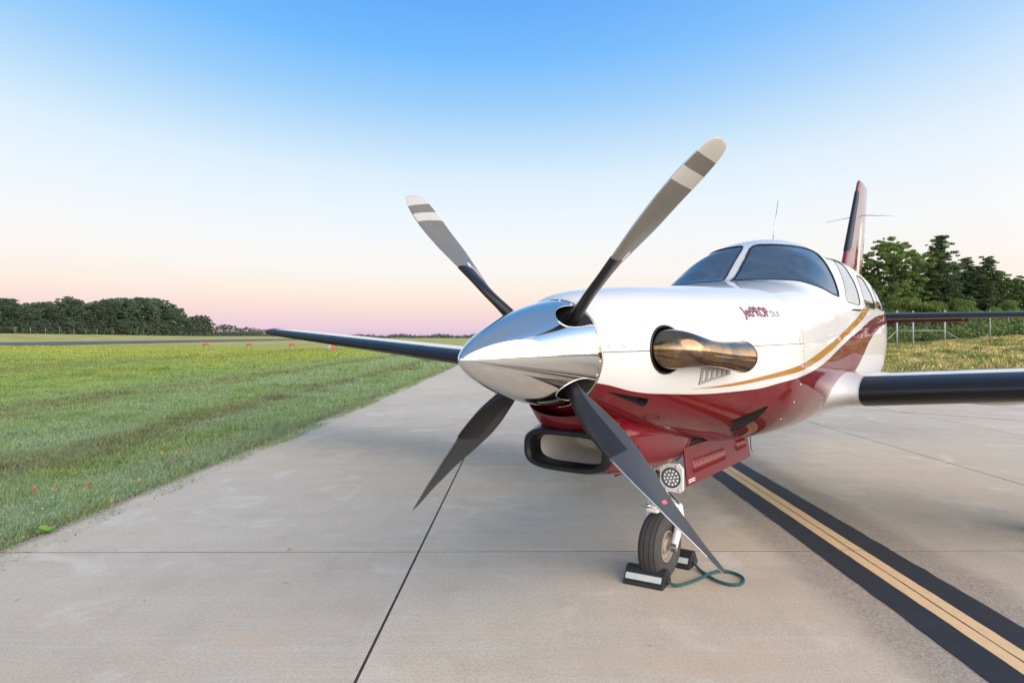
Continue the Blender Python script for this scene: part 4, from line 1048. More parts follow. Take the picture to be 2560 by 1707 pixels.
for s in range(3):
    P = []
    for i, q in enumerate(path):
        t = (path[min(i+1, len(path)-1)]-path[max(i-1, 0)]).normalized(); a = t.cross(Vector((0, 0, 1))).normalized(); b = a.cross(t); an = ph[i]*2*PI/.042 + s*2*PI/3
        P.append(q + (a*math.cos(an)+b*math.sin(an))*.0046 + Vector((0, 0, .003)))
    gs_.append(tube(P, .0046, 6))
o = make('rope', join(*gs_), rpm.m); props(o, 'teal twisted rope looping on the concrete between the two chocks', 'rope')

# ------------------------------------------------------------------ approach light boxes out in the field
orange = simple('orange_housing', (.62, .20, .08), .5, scale=3); gal = simple('galvanised_leg', (.20, .20, .19), .5)
redbox = simple('red_cabinet', (.52, .09, .06), .5); wcab = simple('white_cabinet', (.30, .30, .30), .5)
def papi(loc, rz, label, first=None):
    if first is None:
        r = root('approach_light', loc, label, 'approach light', 'approach light boxes in the field', rz)
        make('housing', join(bbox((0, 0, .66), (.56, .62, .20), .03), box((0, -.01, .775), (.60, .66, .02))), orange, r, angle=40)
        for x in (-.22, .22):
            make('leg', tube([(x, 0, -.12), (x, 0, .57)], .038, 8), gal, r)
        make('lens', join(*[box((x, -.315, .66), (.13, .012, .10)) for x in (-.16, 0, .16)]), dark, r, smooth=False)
        return r
    r = first.copy(); C.objects.link(r); r.location = loc; r['label'] = label
    for ch_ in first.children:
        c_ = ch_.copy(); C.objects.link(c_); c_.parent = r
    return r
fx = lambda px, y: (px-1176)/1509.67*y
p0 = papi((fx(473, 63), 63, float(H(fx(473, 63), 63))), .2, 'orange box on thin legs, leftmost of the four in the field')
papi((fx(573, 64), 64, float(H(fx(573, 64), 64))), .2, 'orange box on thin legs, second of the four from the trees', p0)
papi((fx(671, 65), 65, float(H(fx(671, 65), 65))), .2, 'orange box on thin legs, third of the four, standing alone under the wing', p0)
papi((fx(779, 66), 66, float(H(fx(779, 66), 66))), .2, 'orange box on thin legs beside the red and white cabinet', p0)
r = root('control_cabinet', (fx(764, 64.5), 64.5, float(H(fx(764, 64.5), 64.5))), 'small red and white control cabinet beside the last orange light box', 'cabinet')
make('red_door_panel', bbox((.12, 0, .36), (.34, .3, .72), .02), redbox, r); make('white_meter_box', bbox((-.28, .02, .40), (.40, .26, .44), .02), wcab, r); make('leg', tube([(-.28, .02, -.1), (-.28, .02, .2)], .03, 8), gal, r)

# ------------------------------------------------------------------ wire fence on the embankment
fm_ = simple('fence_grey', (.34, .355, .355), .5, metal=.2); wirem = simple('fence_wire', (.16, .17, .16), .5, metal=.3)
FY_ = 48.0
def fpost(px): return fx(px, FY_)
fence = root('wire_fence', (fpost(2060), FY_, 0), 'tall grey wire mesh fence with braced posts on the grassy embankment', 'fence')
ox = fpost(2060)
posts = [(1955, 0), (2060, 1), (2097, 1), (2170, 1), (2274, 0), (2384, 0), (2500, 0), (2616, 0), (2730, 0), (2850, 0), (2970, 0), (3090, 0), (3210, 0)]
for px, big_ in posts:
    x = fpost(px); z0 = float(H(x, FY_)); make('post', tube([(x-ox, 0, z0-.2), (x-ox, 0, 3.30)], .062 if big_ else .034, 8), fm_, fence)
xa, xb_, xc = fpost(2060)-ox, fpost(2097)-ox, fpost(2170)-ox; zr = 1.3318+(775-759)/1509.67*FY_
make('rail', tube([(xa, 0, zr), (xc, 0, zr)], .028, 6), fm_, fence)
make('brace', tube([(xc, 0, zr-.02), (xc+1.55, 0, float(H(ox+xc+1.5, FY_))-.05)], .026, 6), fm_, fence)
make('brace', tube([(xa, 0, zr-.02), (xa-1.3, 0, float(H(ox+xa-1.3, FY_))-.05)], .026, 6), fm_, fence)
X0, X1 = fpost(1955), fpost(3210); V = []; F = []
def wire(a, b, r):
    d_ = (Vector(b)-Vector(a)).normalized(); s_ = d_.cross(Vector((0, 1, 0))).normalized()*r; t_ = Vector((0, 1, 0))*r; n = len(V)
    for q in (Vector(a), Vector(b)): V.extend([q+s_, q+t_, q-s_, q-t_])
    F.extend([(n+k, n+(k+1) % 4, n+4+(k+1) % 4, n+4+k) for k in range(4)])
zb0 = .5
for k in range(15):
    z = .75 + k*.17; wire((X0-ox, 0, z), (X1-ox, 0, z+0), .0038)
x = X0
while x < X1: wire((x-ox, 0, float(H(x, FY_))-.05), (x-ox, 0, 3.15), .0032); x += .15
o = make('wire_mesh', (V, F), wirem, fence, smooth=False)
# thin posts of the far fence in front of the woods on the left
def woods(px, s):      # point at picture azimuth px on the line at distance s beyond the runway edge
    u = (px-1176)/1509.67; t = (s + (-RWY[0]*-RWY[2]*-1) if False else 0)
    # s = (u*t - x0)*nx + (t - y0)*ny
    t = (s + RWY[0]*RWY[2] + RWY[1]*RWY[3])/(u*RWY[2] + RWY[3]); return u*t, t
ff = root('post_fence', (0, 0, 0), 'thin pale fence posts along the foot of the distant woods', 'fence')
for px in (-60, -20, 34, 70, 104, 137, 170, 197, 223, 260, 297, 330, 359, 388, 414, 440, 462, 482):
    x, y = woods(px, 101.5); z = float(H(x, y)); make('post', tube([(x, y, z-.2), (x, y, z+2.6)], .075, 6), simple('weathered_post', (.30, .31, .29), .7) if px == -60 else bpy.data.materials['weathered_post'], ff)

# ================================================================== VEGETATION
def leaf_mat(name, a, b, c, hi=.25):
    m = M(name); p = m.pos(); at = m.n('ShaderNodeAttribute', attribute_name='tint').outputs['Fac']; oi = m.n('ShaderNodeObjectInfo').outputs['Random']
    n = m.noise(p, .45, 3); col = m.mix(at, a + (1,), b + (1,)); col = m.mix(m.mr(n, .45, .7, 0, .6), col, c + (1,))
    hsv = m.n('ShaderNodeHueSaturation'); m.l(col, hsv.inputs['Color']); m.l(m.mr(oi, 0, 1, .72, 1.28), hsv.inputs['Value']); m.l(m.mr(oi, 0, 1, .49, .51), hsv.inputs['Hue'])
    m.l(hsv.outputs[0], m.b.inputs['Base Color']); m.set(Roughness=.6, Specular_IOR_Level=.25)
    tl = m.n('ShaderNodeBsdfTranslucent'); m.l(hsv.outputs[0], tl.inputs[0]); mx_ = m.n('ShaderNodeMixShader'); mx_.inputs[0].default_value = hi
    m.l(m.b.outputs[0], mx_.inputs[1]); m.l(tl.outputs[0], mx_.inputs[2]); m.l(mx_.outputs[0], m.o.inputs[0]); return m.m
bark = simple('bark', (.095, .075, .058), .9, bumpy=.5, scale=8)
oakl = leaf_mat('broad_leaves', (.080, .125, .032), (.175, .235, .060), (.19, .21, .055))
cedl = leaf_mat('cedar_foliage', (.065, .110, .040), (.145, .205, .075), (.12, .185, .065))
pinl = leaf_mat('distant_foliage', (.052, .088, .052), (.085, .128, .075), (.095, .100, .065), .15)  # blue-grey distance haze is mixed into these leaf colours
busl = leaf_mat('bush_leaves', (.075, .125, .032), (.185, .245, .055), (.15, .185, .05))
def leaves(centers, radii, counts, size, rng, flat=.7, up=.3):
    """random small leaf faces filling ellipsoidal sprays"""
    C_ = np.repeat(centers, counts, 0); R_ = np.repeat(radii, counts, 0); n = len(C_)
    d = rng.normal(size=(n, 3)); d /= np.linalg.norm(d, axis=1)[:, None]; rr = rng.random(n)**.45
    P = C_ + d*rr[:, None]*R_*np.array([1, 1, flat])
    nrm_ = d*.7 + rng.normal(size=(n, 3))*.7 + np.array([0, 0, up]); nrm_ /= np.linalg.norm(nrm_, axis=1)[:, None]
    a = np.cross(nrm_, rng.normal(size=(n, 3))); a /= np.linalg.norm(a, axis=1)[:, None]; b = np.cross(nrm_, a)
    s = size*(.6+.8*rng.random(n))[:, None]; e = .35+.3*rng.random(n)[:, None]
    V = np.stack([P-a*s, P-b*s*e, P+a*s, P+b*s*e], 1).reshape(-1, 3); F = np.arange(4*n).reshape(-1, 4)
    tint = np.repeat(np.clip(np.repeat(rng.random(len(centers)), counts)*.6 + rng.random(n)*.4, 0, 1), 4)
    return V, F, tint
def limb(gs, a, b, r0, r1, rng, n=5):
    P = []; a, b = Vector(a), Vector(b); L = (b-a).length
    for k in range(n):
        t = k/(n-1); P.append(a.lerp(b, t) + Vector(rng.normal(size=3)*L*.05*math.sin(t*PI)))
    gs.append(tube(P, [r0+(r1-r0)*k/(n-1) for k in range(n)], 6, False)); return P
def tree_mesh(kind, seed, h, w, nleaf, lsize):
    rng = np.random.default_rng(seed); gs = []; cs = []; rs = []
    if kind == 'cedar':
        P = limb(gs, (0, 0, -.3), (rng.normal()*.2, 0, h*.97), .02*h, .02, rng, 9)
        z = h*.10
        while z < h*.98:
            f = 1 - z/h; rad = w*(.12+.98*f**.88)*(.35+1.0*rng.random()); nb = 3 + int(5*f)
            for k in range(nb):
                a = rng.random()*2*PI; L = rad*(.55+.55*rng.random()); dz = L*(.12+.25*rng.random())
                tip = (math.cos(a)*L, math.sin(a)*L, z+dz); limb(gs, (0, 0, z), tip, .02+.03*f, .008, rng, 4)
                m = max(3, int(L/.20))
                for q in range(m):
                    t = (q+1)/m; cs.append((tip[0]*t+rng.normal()*.17, tip[1]*t+rng.normal()*.17, z+dz*t*t+rng.normal()*.16)); s_ = .11+.20*rng.random(); rs.append((s_*1.35, s_*1.35, s_*.7))
            z += h*.030*(.5+1.1*rng.random())
        for k in range(8): cs.append((rng.normal()*.1, rng.normal()*.1, h*(.9+.012*k))); rs.append((.2, .2, .25))
    elif kind == 'oak':
        P = limb(gs, (0, 0, -.3), (rng.normal()*.5, rng.normal()*.3, h*.80), .026*h, .05, rng, 7)
        nl = 15
        for k in range(nl):
            z0 = h*(.22+.55*rng.random()); a = rng.random()*2*PI; L = w*(.5+.55*rng.random())*(1.1-abs(z0/h-.5)*.9); z1 = min(h*.97, z0+h*(.12+.26*rng.random()))
            tip = (math.cos(a)*L, math.sin(a)*L, z1); pp = limb(gs, (0, 0, z0), tip, .07, .02, rng, 5)
            for j in range(22):
                t = .35+.72*rng.random(); c = Vector((0, 0, z0)).lerp(Vector(tip), t)+Vector(rng.normal(size=3)*.42); cs.append(tuple(c)); s_ = .13+.30*rng.random(); rs.append((s_, s_, s_*.75))
        for k in range(60):
            a = rng.random()*2*PI; L = w*.75*rng.random()**.5; cs.append((math.cos(a)*L, math.sin(a)*L, h*(.72+.26*rng.random()*(1-L/w*.7)))); s_ = .14+.28*rng.random(); rs.append((s_, s_, s_*.8))
    elif kind == 'pine':      # tall distant tree, bare lower trunk, layered round top
        limb(gs, (0, 0, -.3), (rng.normal()*.3, 0, h*.93), .016*h, .06, rng, 6)
        for k in range(62):
            f = rng.random(); z = h*(.22+.76*f); L = w*(1.05-.75*abs(f-.42))*(rng.random()**.5); a = rng.random()*2*PI; cs.append((math.cos(a)*L, math.sin(a)*L, z)); s_ = w*(.12+.18*rng.random()); rs.append((s_, s_, s_*.6))
    else:                      # round bush or low tree
        for k in range(6): limb(gs, (0, 0, -.2), (rng.normal()*w*.5, rng.normal()*w*.5, h*.6), .05, .02, rng, 4)
        for k in range(46):
            a = rng.random()*2*PI; L = w*rng.random()**.5; z = h*(.12+.78*rng.random()*(1-.55*(L/w)**2)); cs.append((math.cos(a)*L, math.sin(a)*L, z)); s_ = w*(.16+.20*rng.random()); rs.append((s_, s_, s_*.8))
    cs = np.array(cs); rs = np.array(rs); wgt = rs[:, 0]**2; cnt = np.maximum(3, (nleaf*wgt/wgt.sum()).astype(int))
    V, F, t = leaves(cs, rs, cnt, lsize, rng); return join(*gs), (V, F, t)
MESH = {}
def variant(kind, seed, h, w, nleaf, lsize, mat):
    key = (kind, seed)
    if key not in MESH:
        tr_, (V, F, t) = tree_mesh(kind, seed, h, w, nleaf, lsize)
        cr = np_mesh('crown', V, F, mat, attr=t)
        me_ = bpy.data.meshes.new('trunk'); me_.from_pydata([tuple(q) for q in tr_[0]], [], tr_[1]); me_.materials.append(bark)
        me_.polygons.foreach_set('use_smooth', [True]*len(me_.polygons)); MESH[key] = (me_, cr)
    return MESH[key]
def plant(name, ms, loc, s, rz, label, cat, group, sz=None):
    r = root(name, loc, label, cat, group, rz); r.scale = (s, s, sz or s)
    link_mesh('trunk' if name.endswith('tree') else 'stem', ms[0], r); link_mesh('crown', ms[1], r); return r
# right hand group behind the fence
ced = [variant('cedar', 11, 9.3, 2.7, 60000, .075, cedl), variant('cedar', 12, 9.0, 3.2, 64000, .075, cedl), variant('cedar', 13, 8.4, 3.0, 56000, .075, cedl)]
oak = [variant('oak', 21, 9.6, 3.2, 52000, .085, oakl), variant('oak', 22, 8.5, 3.4, 52000, .085, oakl)]
bus = [variant('bush', 31, 4.2, 2.5, 30000, .07, busl), variant('bush', 32, 3.5, 2.4, 28000, .07, busl)]
def at(px, y, z=None): x = fx(px, y); return (x, y, float(H(x, y)) if z is None else z)
def topscale(px, y, top, hm):  # height so that the crown ends at picture height top
    z = 1.3318+(775-top)/1509.67*y; return (z-float(H(fx(px, y), y)))/hm
def T_(name, ms, hm, px, y, top, label, cat, group=None, rz=0, wide=1.0):
    s = topscale(px, y, top, hm); return plant(name, ms, at(px, y), s*wide, rz, label, cat, group, s)
T_('broadleaf_tree', oak[0], 9.6, 2052, 60, 545, 'open rounded dark green tree rising just right of the tail fin', 'tree', None, .3, 1.0)
T_('cedar_tree', ced[0], 9.3, 2158, 60, 543, 'tall ragged cedar with a pointed leaning top behind the fence', 'tree', None, 1.0, 1.0)
T_('cedar_tree', ced[1], 9.0, 2222, 63, 592, 'broad cedar with two blunt tops right of the pointed cedar', 'tree', None, 2.0, 1.0)
T_('cedar_tree', ced[2], 8.4, 2268, 61, 592, 'spreading cedar with spiky top near the right edge of the picture', 'tree', None, 4.0, 1.05)
T_('broadleaf_tree', oak[1], 8.5, 2318, 62, 632, 'lighter green rounded tree sloping down at the right edge', 'tree', None, .8, .95)
T_('cedar_tree', ced[1], 9.0, 2395, 60, 640, 'low cedar cut by the right edge of the picture', 'tree', None, 2.6, 1.0)
T_('broadleaf_tree', oak[1], 8.5, 1990, 64, 610, 'dark tree mostly hidden behind the tail fin base', 'tree', None, 2.4, .9)
for k, (px, y, top, lab) in enumerate(((2010, 57, 682, 'round green bush between the fuselage and the first fence post'), (2075, 56.5, 664, 'yellow green bush beneath the open rounded tree'), (2118, 57, 690, 'low dark bush behind the first fence rail'), (2165, 56.5, 700, 'bush at the foot of the tall pointed cedar'),
        (2215, 56, 680, 'leafy bush behind the right fence brace'), (2262, 56.5, 702, 'bush behind the thin fence post'), (2308, 56, 685, 'bush right of the thin fence post'), (2352, 56.5, 700, 'bush cut by the right picture edge'))):
    T_('bush', bus[k % 2], 4.2 if k % 2 == 0 else 3.5, px, y, top, lab, 'bush', 'bushes behind the wire fence', k*1.3, 1.0)
for k, (px, y, top, kk) in enumerate(((2005, 74, 640, 0), (2062, 76, 600, 2), (2112, 73, 598, 1), (2150, 78, 575, 0), (2195, 75, 605, 2), (2245, 77, 612, 1), (2290, 74, 628, 2), (2335, 76, 640, 0), (2380, 75, 655, 1), (2425, 76, 650, 2))):
    T_('cedar_tree', ced[kk], (9.3, 9.0, 8.4)[kk], px, y, top, 'dark cedar of the back row seen between the front trees behind the fence', 'tree', 'back row of cedars behind the fence', k*2.2, 1.25)
# the same wood goes on to the right of the picture, where the fuselage mirrors it
for k in range(13):
    px = 2470+k*110; ms, hm, nm = ((ced[k % 3], (9.3, 9.0, 8.4)[k % 3], 'cedar_tree'), (oak[k % 2], (9.6, 8.5)[k % 2], 'broadleaf_tree'))[k % 2]
    y = 60-1.6*k; x = fx(px, y); s = 1.0+.15*math.sin(k*2.1)
    plant(nm, ms, (x, y, float(H(x, y))), s, k*1.7, 'tree of the wood beyond the right picture edge', 'tree', 'trees beyond the right picture edge')
# distant woods on the left: shared meshes, many trunks
pin = [variant('pine', 41+k, 14, 4.2, 3600, .27, pinl) for k in range(5)] + [variant('bush', 51+k, 8, 3.8, 3000, .27, pinl) for k in range(2)]
SKYL = [(-200, 700), (-60, 690), (0, 683), (18, 682), (45, 700), (75, 692), (100, 690), (128, 697), (155, 677), (175, 690), (200, 695), (225, 692), (248, 684), (290, 682), (330, 680), (365, 684), (395, 700), (415, 715), (425, 730), (440, 723), (470, 722), (485, 730), (495, 745)]
def skyl(px): return float(np.interp(px, [q[0] for q in SKYL], [q[1] for q in SKYL]))
k = 0; TALL = []
for rowi, (s_, dpx, dz) in enumerate(((105, 9, 14), (113, 10, 3), (122, 11, 0))):
    px = -130 + rowi*5
    while px < 493:
        x, y = woods(px, s_); x += RNG.normal()*1.0
        top_ = skyl(px) + dz*RNG.random() + RNG.random()*3 + (6 if rowi == 0 else 0); z0 = float(H(x, y)); z1 = 1.3318+(775-top_)/1509.67*y
        low_ = rowi == 0 and RNG.random() < .8
        ms = pin[5+int(RNG.integers(0, 2))] if low_ else pin[int(RNG.integers(0, 5))]; hm = 8 if low_ else 14
        s = max(.35, (z1-z0)/hm*(.55 if low_ else 1)); w_ = s*(.9+.3*RNG.random()) if not low_ else s
        tr9 = plant('forest_tree', ms, (x, y, z0), w_, RNG.random()*6, ['tall dark tree in the woods beyond the runway', 'low bushy tree at the front edge of the woods beyond the runway'][low_], 'tree', ['tall trees of the woods beyond the runway', 'low trees at the foot of the woods'][low_], s)
        if not low_: TALL.append((px, s, rowi, tr9))
        px += dpx*(.8+.4*RNG.random())*(1.0 if rowi else 1.15)
def nearest(px_): return min((q for q in TALL if q[2] == 1), key=lambda q: abs(q[0]-px_))[3]
for px_, lab in ((155, 'tallest pointed tree of the distant woods, rising above its neighbours'), (20, 'tree at the left picture edge of the distant woods'), (484, 'last round tree at the right end of the distant woods'), (440, 'small round tree in the lower right tail of the distant woods'), (370, 'tall tree on the sloping right shoulder of the distant woods')):
    nearest(px_)['label'] = lab; del nearest(px_)['group']
# farther trees between the woods and the wing tip, and the tree line on the horizon
for k in range(17):
    px = 498+k*7.5; y = 620+RNG.random()*60; x = fx(px, y); z0 = float(H(x, y)); tp = float(np.interp(px, [495, 510, 525, 545, 560, 590, 620], [748, 744, 742, 750, 750, 752, 757]))+RNG.random()*3
    s = (1.3318+(775-tp)/1509.67*y-z0)/14; plant('forest_tree', pin[k % 5], (x, y, z0), s*1.2, k, 'hazy tree in the far line left of the wing tip', 'tree', 'far tree line left of the wing tip', s)
cs = []; rs = []; rngu = np.random.default_rng(8)
for k in range(2600):
    px = -160+650*rngu.random(); s_ = 103.5+14*rngu.random(); x, y = woods(px, s_); z = float(H(x, y)); hgt = 1.2+2.6*rngu.random(); cs.append((x, y, z+hgt*.45)); rs.append((1.8, 1.8, hgt*.75))
for k in range(420):
    px = 490+140*rngu.random(); y = 615+60*rngu.random(); x = fx(px, y); z = float(H(x, y)); cs.append((x, y, z+2.2)); rs.append((3.5, 3.5, 3.8))
V, F, t = leaves(np.array(cs), np.array(rs), np.full(len(cs), 26), .5, rngu)
cs2 = []; rs2 = []
for k in range(900):
    px = 1960+620*rngu.random(); y = 52+12*rngu.random(); x = fx(px, y); z = float(H(x, y)); hgt = .8+1.4*rngu.random(); cs2.append((x, y, z+hgt*.4)); rs2.append((.7, .6, hgt*.6))
V2, F2, t2 = leaves(np.array(cs2), np.array(rs2), np.full(len(cs2), 60), .11, rngu); me = np_mesh('thicket', V2, F2, busl, attr=t2); o = link_mesh('thicket', me); props(o, 'dense low thicket under the trees behind the wire fence', 'thicket', kind='stuff'); V[:, 2] = np.maximum(V[:, 2], 0); me = np_mesh('undergrowth', V, F, pinl, attr=t); o = link_mesh('undergrowth', me); props(o, 'dark undergrowth along the foot of the distant woods', 'undergrowth', kind='stuff')
hz_ = leaf_mat('horizon_foliage', (.060, .080, .070), (.085, .10, .085), (.075, .085, .08), .1)
V_ = []; rngh = np.random.default_rng(5)
cs = []; rs = []
for px in np.arange(600, 1500, 1.6):
    y = 1500+rngh.random()*300; x = fx(px, y); hgt = 5+3*math.sin(px*.07)+5*rngh.random()
    cs.append((x, y, hgt*.5)); rs.append((6, 6, hgt*.75))
for az in np.arange(50, 330, 1.2):     # the same low line of trees all round the airfield
    y = 420*math.cos(math.radians(az)); x = 420*math.sin(math.radians(az)); cs.append((x, y, 3)); rs.append((7+3*rngh.random(), 7, 5+3*rngh.random()))
V, F, t = leaves(np.array(cs), np.array(rs), np.full(len(cs), 16), 2.8, rngh); me = np_mesh('horizon_woods', V, F, hz_, attr=t); o = link_mesh('woods', me); props(o, 'low dark line of woods along the horizon', 'woods', kind='stuff')

# ------------------------------------------------------------------ grass blades beside the pavement
gb_ = M('grass_blades'); p = gb_.pos(); gc, n3, _sp = grass_color(gb_, p); at_ = gb_.n('ShaderNodeAttribute', attribute_name='tint').outputs['Fac']
pt = gb_.noise(p, 5.5, 4, .65); pt2 = gb_.noise(gb_.mapping(p, loc=(3, 9, 0)), 2.2, 3, .6)
gc = gb_.mix(gb_.mr(pt, .46, .64, 0, .35), gc, (.34, .47, .24)); gc = gb_.mix(gb_.mr(pt2, .54, .66, 0, .40), gc, (.38, .42, .09)); gc = gb_.mix(gb_.mr(pt2, .40, .30, 0, .55), gc, (.13, .125, .05))
gc = gb_.mix(gb_.mr(at_, .0, .30, .45, 0), gc, (.085, .10, .035)); gc = gb_.mix(gb_.mr(at_, .88, 1.0, 0, .6), gc, (.42, .40, .22)); gc = gb_.mix(gb_.mr(at_, .55, .86, 0, .35), gc, (.36, .50, .20))
gb_.col(gc).set(Roughness=.55, Specular_IOR_Level=.3)
tl = gb_.n('ShaderNodeBsdfTranslucent'); gb_.l(gc, tl.inputs[0]); mxx = gb_.n('ShaderNodeMixShader'); mxx.inputs[0].default_value = .3
gb_.l(gb_.b.outputs[0], mxx.inputs[1]); gb_.l(tl.outputs[0], mxx.inputs[2]); gb_.l(mxx.outputs[0], gb_.o.inputs[0])
def noise2(x, y, s, seed):
    r = np.random.default_rng(seed); g_ = r.random((256, 256)); xi = np.floor(x*s).astype(int); yi = np.floor(y*s).astype(int); fx_, fy_ = x*s-xi, y*s-yi
    fx_, fy_ = fx_*fx_*(3-2*fx_), fy_*fy_*(3-2*fy_); q = lambda a, b: g_[a % 256, b % 256]
    return (q(xi, yi)*(1-fx_)+q(xi+1, yi)*fx_)*(1-fy_) + (q(xi, yi+1)*(1-fx_)+q(xi+1, yi+1)*fx_)*fy_
def blades(x, y, hgt, wid, rng, mat, name, zf=None, tint=None):
    n = len(x); z = (zf(x, y) if zf else np.zeros(n)) - .03; an = rng.random(n)*2*PI; lean = rng.normal(size=(n, 2))*.75
    a = np.stack([np.cos(an), np.sin(an), np.zeros(n)], 1)*wid[:, None]*.5
    B = np.stack([x, y, z], 1); m_ = B + np.stack([lean[:, 0]*hgt*.35, lean[:, 1]*hgt*.35, hgt*.6], 1); t_ = B + np.stack([lean[:, 0]*hgt*1.0, lean[:, 1]*hgt*1.0, hgt*(1-.25*np.abs(lean[:, 0]))], 1)
    V = np.stack([B-a, B+a, m_+a*.8, m_-a*.8, t_], 1).reshape(-1, 3); i = np.arange(n)[:, None]*5
    F = np.concatenate([i+np.array([[0, 1, 2]]), i+np.array([[0, 2, 3]]), i+np.array([[3, 2, 4]])])
    tn = np.repeat(rng.random(n) if tint is None else tint, 5); return np_mesh(name, V, F, mat, attr=tn)
rg = np.random.default_rng(3); xs_, ys_, hs_, ws_ = [], [], [], []
def rag(y): return -2.97 + .0175*(y-4) - .0 + .05*(noise2(y, y*0, 2.2, 9)-.5) + .03*(noise2(y, y*0, 9, 8)-.5)
for y0, y1, dens, hh_, ww in ((2.2, 5.5, 7000, .055, .0050), (5.5, 8, 5200, .060, .0062), (8, 12, 3000, .070, .0085), (12, 18, 1500, .08, .012), (18, 28, 700, .09, .018), (28, 45, 240, .10, .03), (45, 75, 80, .11, .05)):
    xl = -(1176/1509.67*y1) - .8; A_ = (y1-y0)*(-2.9-xl); n = int(A_*dens)
    x = xl + (-2.6-xl)*rg.random(n); y = y0+(y1-y0)*rg.random(n); k = (x < rag(y)) & (x > -(.79*y+.9)); x, y = x[k], y[k]
    cl = noise2(x, y, 3.0, 1)*.5+noise2(x, y, .8, 2)*.5; kk = rg.random(len(x)) < .35+.9*cl; x, y, cl = x[kk], y[kk], cl[kk]; tall = (noise2(x, y, .9, 12) > .66) & (noise2(x, y, 6., 13) > .45)
    xs_.append(x); ys_.append(y); hs_.append(hh_*(.35+1.0*cl)*(.5+.9*rg.random(len(x)))*np.where(tall, 1.9, 1)); ws_.append(ww*(.7+.6*rg.random(len(x))))
x, y, h_, w_ = map(np.concatenate, (xs_, ys_, hs_, ws_))
me = blades(x, y, h_, w_, rg, gb_.m, 'grass', lambda a, b: H(a, b)); o = link_mesh('grass', me); props(o, 'short dewy green grass of the field left of the pavement', 'grass', kind='stuff')
# creeping runners and litter along the slab edge
n = 350; y = 2.2+23*rg.random(n)**1.6; x = rag(y)+.0+.022*rg.normal(size=n); k = x > rag(y)-.12; x, y = x[k], y[k]
drym = simple('dry_thatch', (.085, .062, .035), .9)
me = blades(x, y, .02+.035*rg.random(len(x)), .006+.008*rg.random(len(x)), rg, drym, 'thatch'); o = link_mesh('thatch', me); props(o, 'brown dry thatch along the edge of the concrete', 'thatch', kind='stuff')
# tall rough grass of the embankment on the right
n = 90000; y = 25.3+24*rg.random(n)**1.1; x = 9+32*rg.random(n); cl = noise2(x, y, .8, 4)*.6+noise2(x, y, 2.5, 5)*.4
bk = M('bank_grass'); p = bk.pos(); at_ = bk.n('ShaderNodeAttribute', attribute_name='tint').outputs['Fac']; na = bk.noise(p, .55, 4, .6); nb_ = bk.noise(bk.mapping(p, loc=(7, 3, 0)), .8, 3)
c = bk.mix(bk.mr(na, .40, .60), (.24, .27, .05), (.74, .55, .23)); c = bk.mix(bk.mr(nb_, .52, .62, 0, .85), c, (.17, .25, .05)); c = bk.mix(bk.mr(at_, 0, .4, .5, 0), c, (.07, .085, .03)); c = bk.mix(bk.mr(at_, .93, .98, 0, .8), c, (.55, .40, .05))
bk.col(c).set(Roughness=.7)
me = blades(x, y, .06+.55*np.clip(cl-.25, 0, 1)**1.3*(.4+rg.random(n)), .03+.04*rg.random(n), rg, bk.m, 'bank_grass', lambda a, b: H(a, b)); o = link_mesh('bank_grass', me); props(o, 'rough tan and green grass with yellow blooms on the embankment below the fence', 'grass', kind='stuff')

# ------------------------------------------------------------------ wildflowers and a broad-leaved weed
redp = simple('orange_red_petals', (.70, .10, .03), .6); yelp = simple('yellow_petals', (.75, .52, .05), .6); pnkp = simple('salmon_petals', (.70, .30, .20), .6); stm = simple('flower_stem', (.10, .17, .05), .6); wlf = simple('weed_leaf', (.14, .27, .03), .5, scale=15)
def gpt(px, py): y = 1509.67*1.3318/(py-775); return ((px-1176)*y/1509.67, y)
def flower(px, py, hgt, mat, label, n=16, s=.014, name='wildflower'):
    # py is the picture height of the bloom
    y = 1509.67*(1.3318-hgt)/(py-775); x = (px-1176)*y/1509.67; r = root(name, (x, y, -.03), label, 'flower', 'wildflowers in the grass'); rr = random.Random(int(px*7+py))
    make('stem', tube([(0, 0, 0), (.006, .004, hgt*.5), (0, 0, hgt)], .0028, 6), stm, r); V = []; F = []
    for k in range(n):
        a = rr.random()*6.28; el = .1+.9*rr.random(); L = s*(.8+.8*rr.random()); b = Vector((0, 0, hgt-.02+.035*rr.random())); d_ = Vector((math.cos(a)*math.cos(el), math.sin(a)*math.cos(el), math.sin(el))); sd = d_.cross(Vector((0, 0, 1))).normalized()*L*.38; m_ = len(V)
        V += [b, b+d_*L*.6+sd, b+d_*L*1.15+Vector((0, 0, L*.15)), b+d_*L*.6-sd]; F.append((m_, m_+1, m_+2, m_+3))
    make('petals', (V, F), mat, r, smooth=False); V = []; F = []
    for k in range(7):
        a = rr.random()*6.28; z = hgt*(.2+.6*rr.random()); m_ = len(V); d_ = Vector((math.cos(a), math.sin(a), .8))*.028; V += [(0, 0, z), d_*.5+Vector((.003, .003, z)), d_+Vector((0, 0, z)), d_*.5+Vector((-.003, -.003, z))]; F.append((m_, m_+1, m_+2, m_+3))
    make('leaf_whorl', (V, F), stm, r, smooth=False)
flower(80, 1117, .17, redp, 'red wildflower at the left, first of the three red blooms'); flower(127, 1112, .15, redp, 'small red wildflower between the two larger red blooms', 11); flower(205, 1106, .16, redp, 'bright red wildflower right of the other red blooms'); flower(9, 1165, .13, pnkp, 'pale salmon wildflower at the left picture edge', 8)
flower(521, 968, .16, redp, 'orange red wildflower near the middle of the pavement edge', 9); flower(538, 1000, .10, redp, 'low orange wildflower under the other orange one', 8); flower(434, 1093, .14, pnkp, 'pale pink wildflower beside the slab edge', 7) if False else None
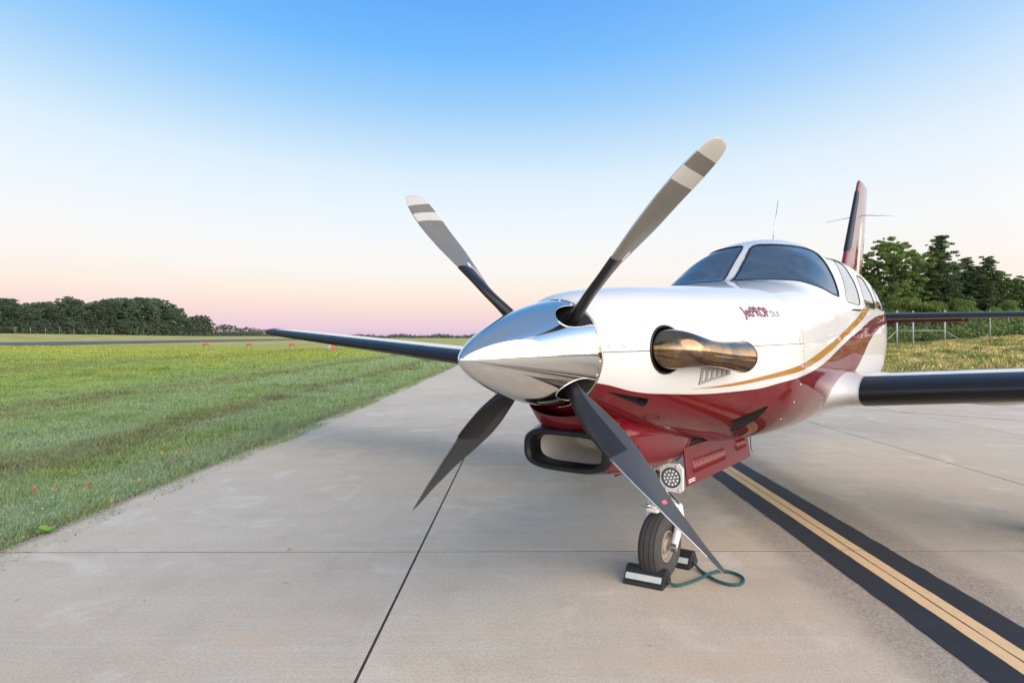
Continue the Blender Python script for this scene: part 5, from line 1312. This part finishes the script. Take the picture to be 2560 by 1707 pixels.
flower(320, 1092, .16, pnkp, 'faint pink wildflower spike near the slab edge', 9); flower(434, 1030, .11, redp, 'small orange wildflower in the grey green grass', 8); flower(633, 970, .12, redp, 'tiny orange wildflower far along the verge', 8)
flower(272, 1036, .12, yelp, 'yellow wildflower in the dark weedy strip', 8); flower(372, 1034, .13, yelp, 'yellow wildflower right in the dark weedy strip', 9); flower(405, 1033, .13, yelp, 'yellow wildflower on the right of a yellow pair', 8)
x, y = gpt(106, 1222); wd = root('broadleaf_weed', (x, y, -.03), 'bright lime green broad leaved weed at the corner of the pavement', 'weed'); V = []; F = []
for k in range(15):
    a = k*2.4+.3; el = .35+.95*((k*37 % 10)/10); L = .065+.04*((k*13 % 7)/7); d_ = Vector((math.cos(a)*math.cos(el), math.sin(a)*math.cos(el), math.sin(el))); sd = d_.cross(Vector((0, 0, 1))).normalized()
    b = Vector((0, 0, .02)); V = [b]; F = []
    for j, (t, w) in enumerate(((.3, .10), (.55, .28), (.8, .27), (.95, .12))): c_ = b+d_*L*t-Vector((0, 0, .03*t*t)); V += [c_+sd*L*w, c_, c_-sd*L*w]
    V.append(b+d_*L*1.05-Vector((0, 0, .035))); F = [(0, 1, 2), (0, 2, 3)]
    for j in range(3): q = 1+3*j; F += [(q, q+3, q+4, q+1), (q+1, q+4, q+5, q+2)]
    F += [(10, 13, 11), (11, 13, 12)]; make('leaf', (V, F), wlf, wd, smooth=True)
# tufts of small pale blossoms and low leafy weeds in the verge
for nm, lab, mat, n, (cpx, cpy), (sx, sy), sz in (('clover_patch', 'pale pinkish clover patch near the slab edge', simple('clover_heads', (.30, .24, .21), .8), 80, (380, 1070), (.30, .25), .009), ('small_blossoms', 'scattered tiny pale yellow blossoms in the corner of the verge', simple('cream_blossoms', (.45, .42, .20), .7), 60, (150, 1170), (.45, .30), .007), ('clover_patch', 'long grey pink clover patch farther along the slab edge', bpy.data.materials['clover_heads'], 160, (490, 1045), (.35, .9), .010)):
    cx0, cy0 = gpt(cpx, cpy); q = rg.normal(size=(n, 2))*np.array([[sx, sy]]); X_1 = cx0+q[:, 0]; Y_1 = cy0+q[:, 1]; k = X_1 < rag(Y_1)-.02; X_1, Y_1 = X_1[k], Y_1[k]; m_ = len(X_1)
    V, F, t = leaves(np.stack([X_1, Y_1, .05+.05*rg.random(m_)], 1), np.full((m_, 3), sz), np.full(m_, 7), sz*.7, rg); me = np_mesh(nm, V, F, mat, attr=t); o = link_mesh(nm, me); props(o, lab, 'flowers', kind='stuff')
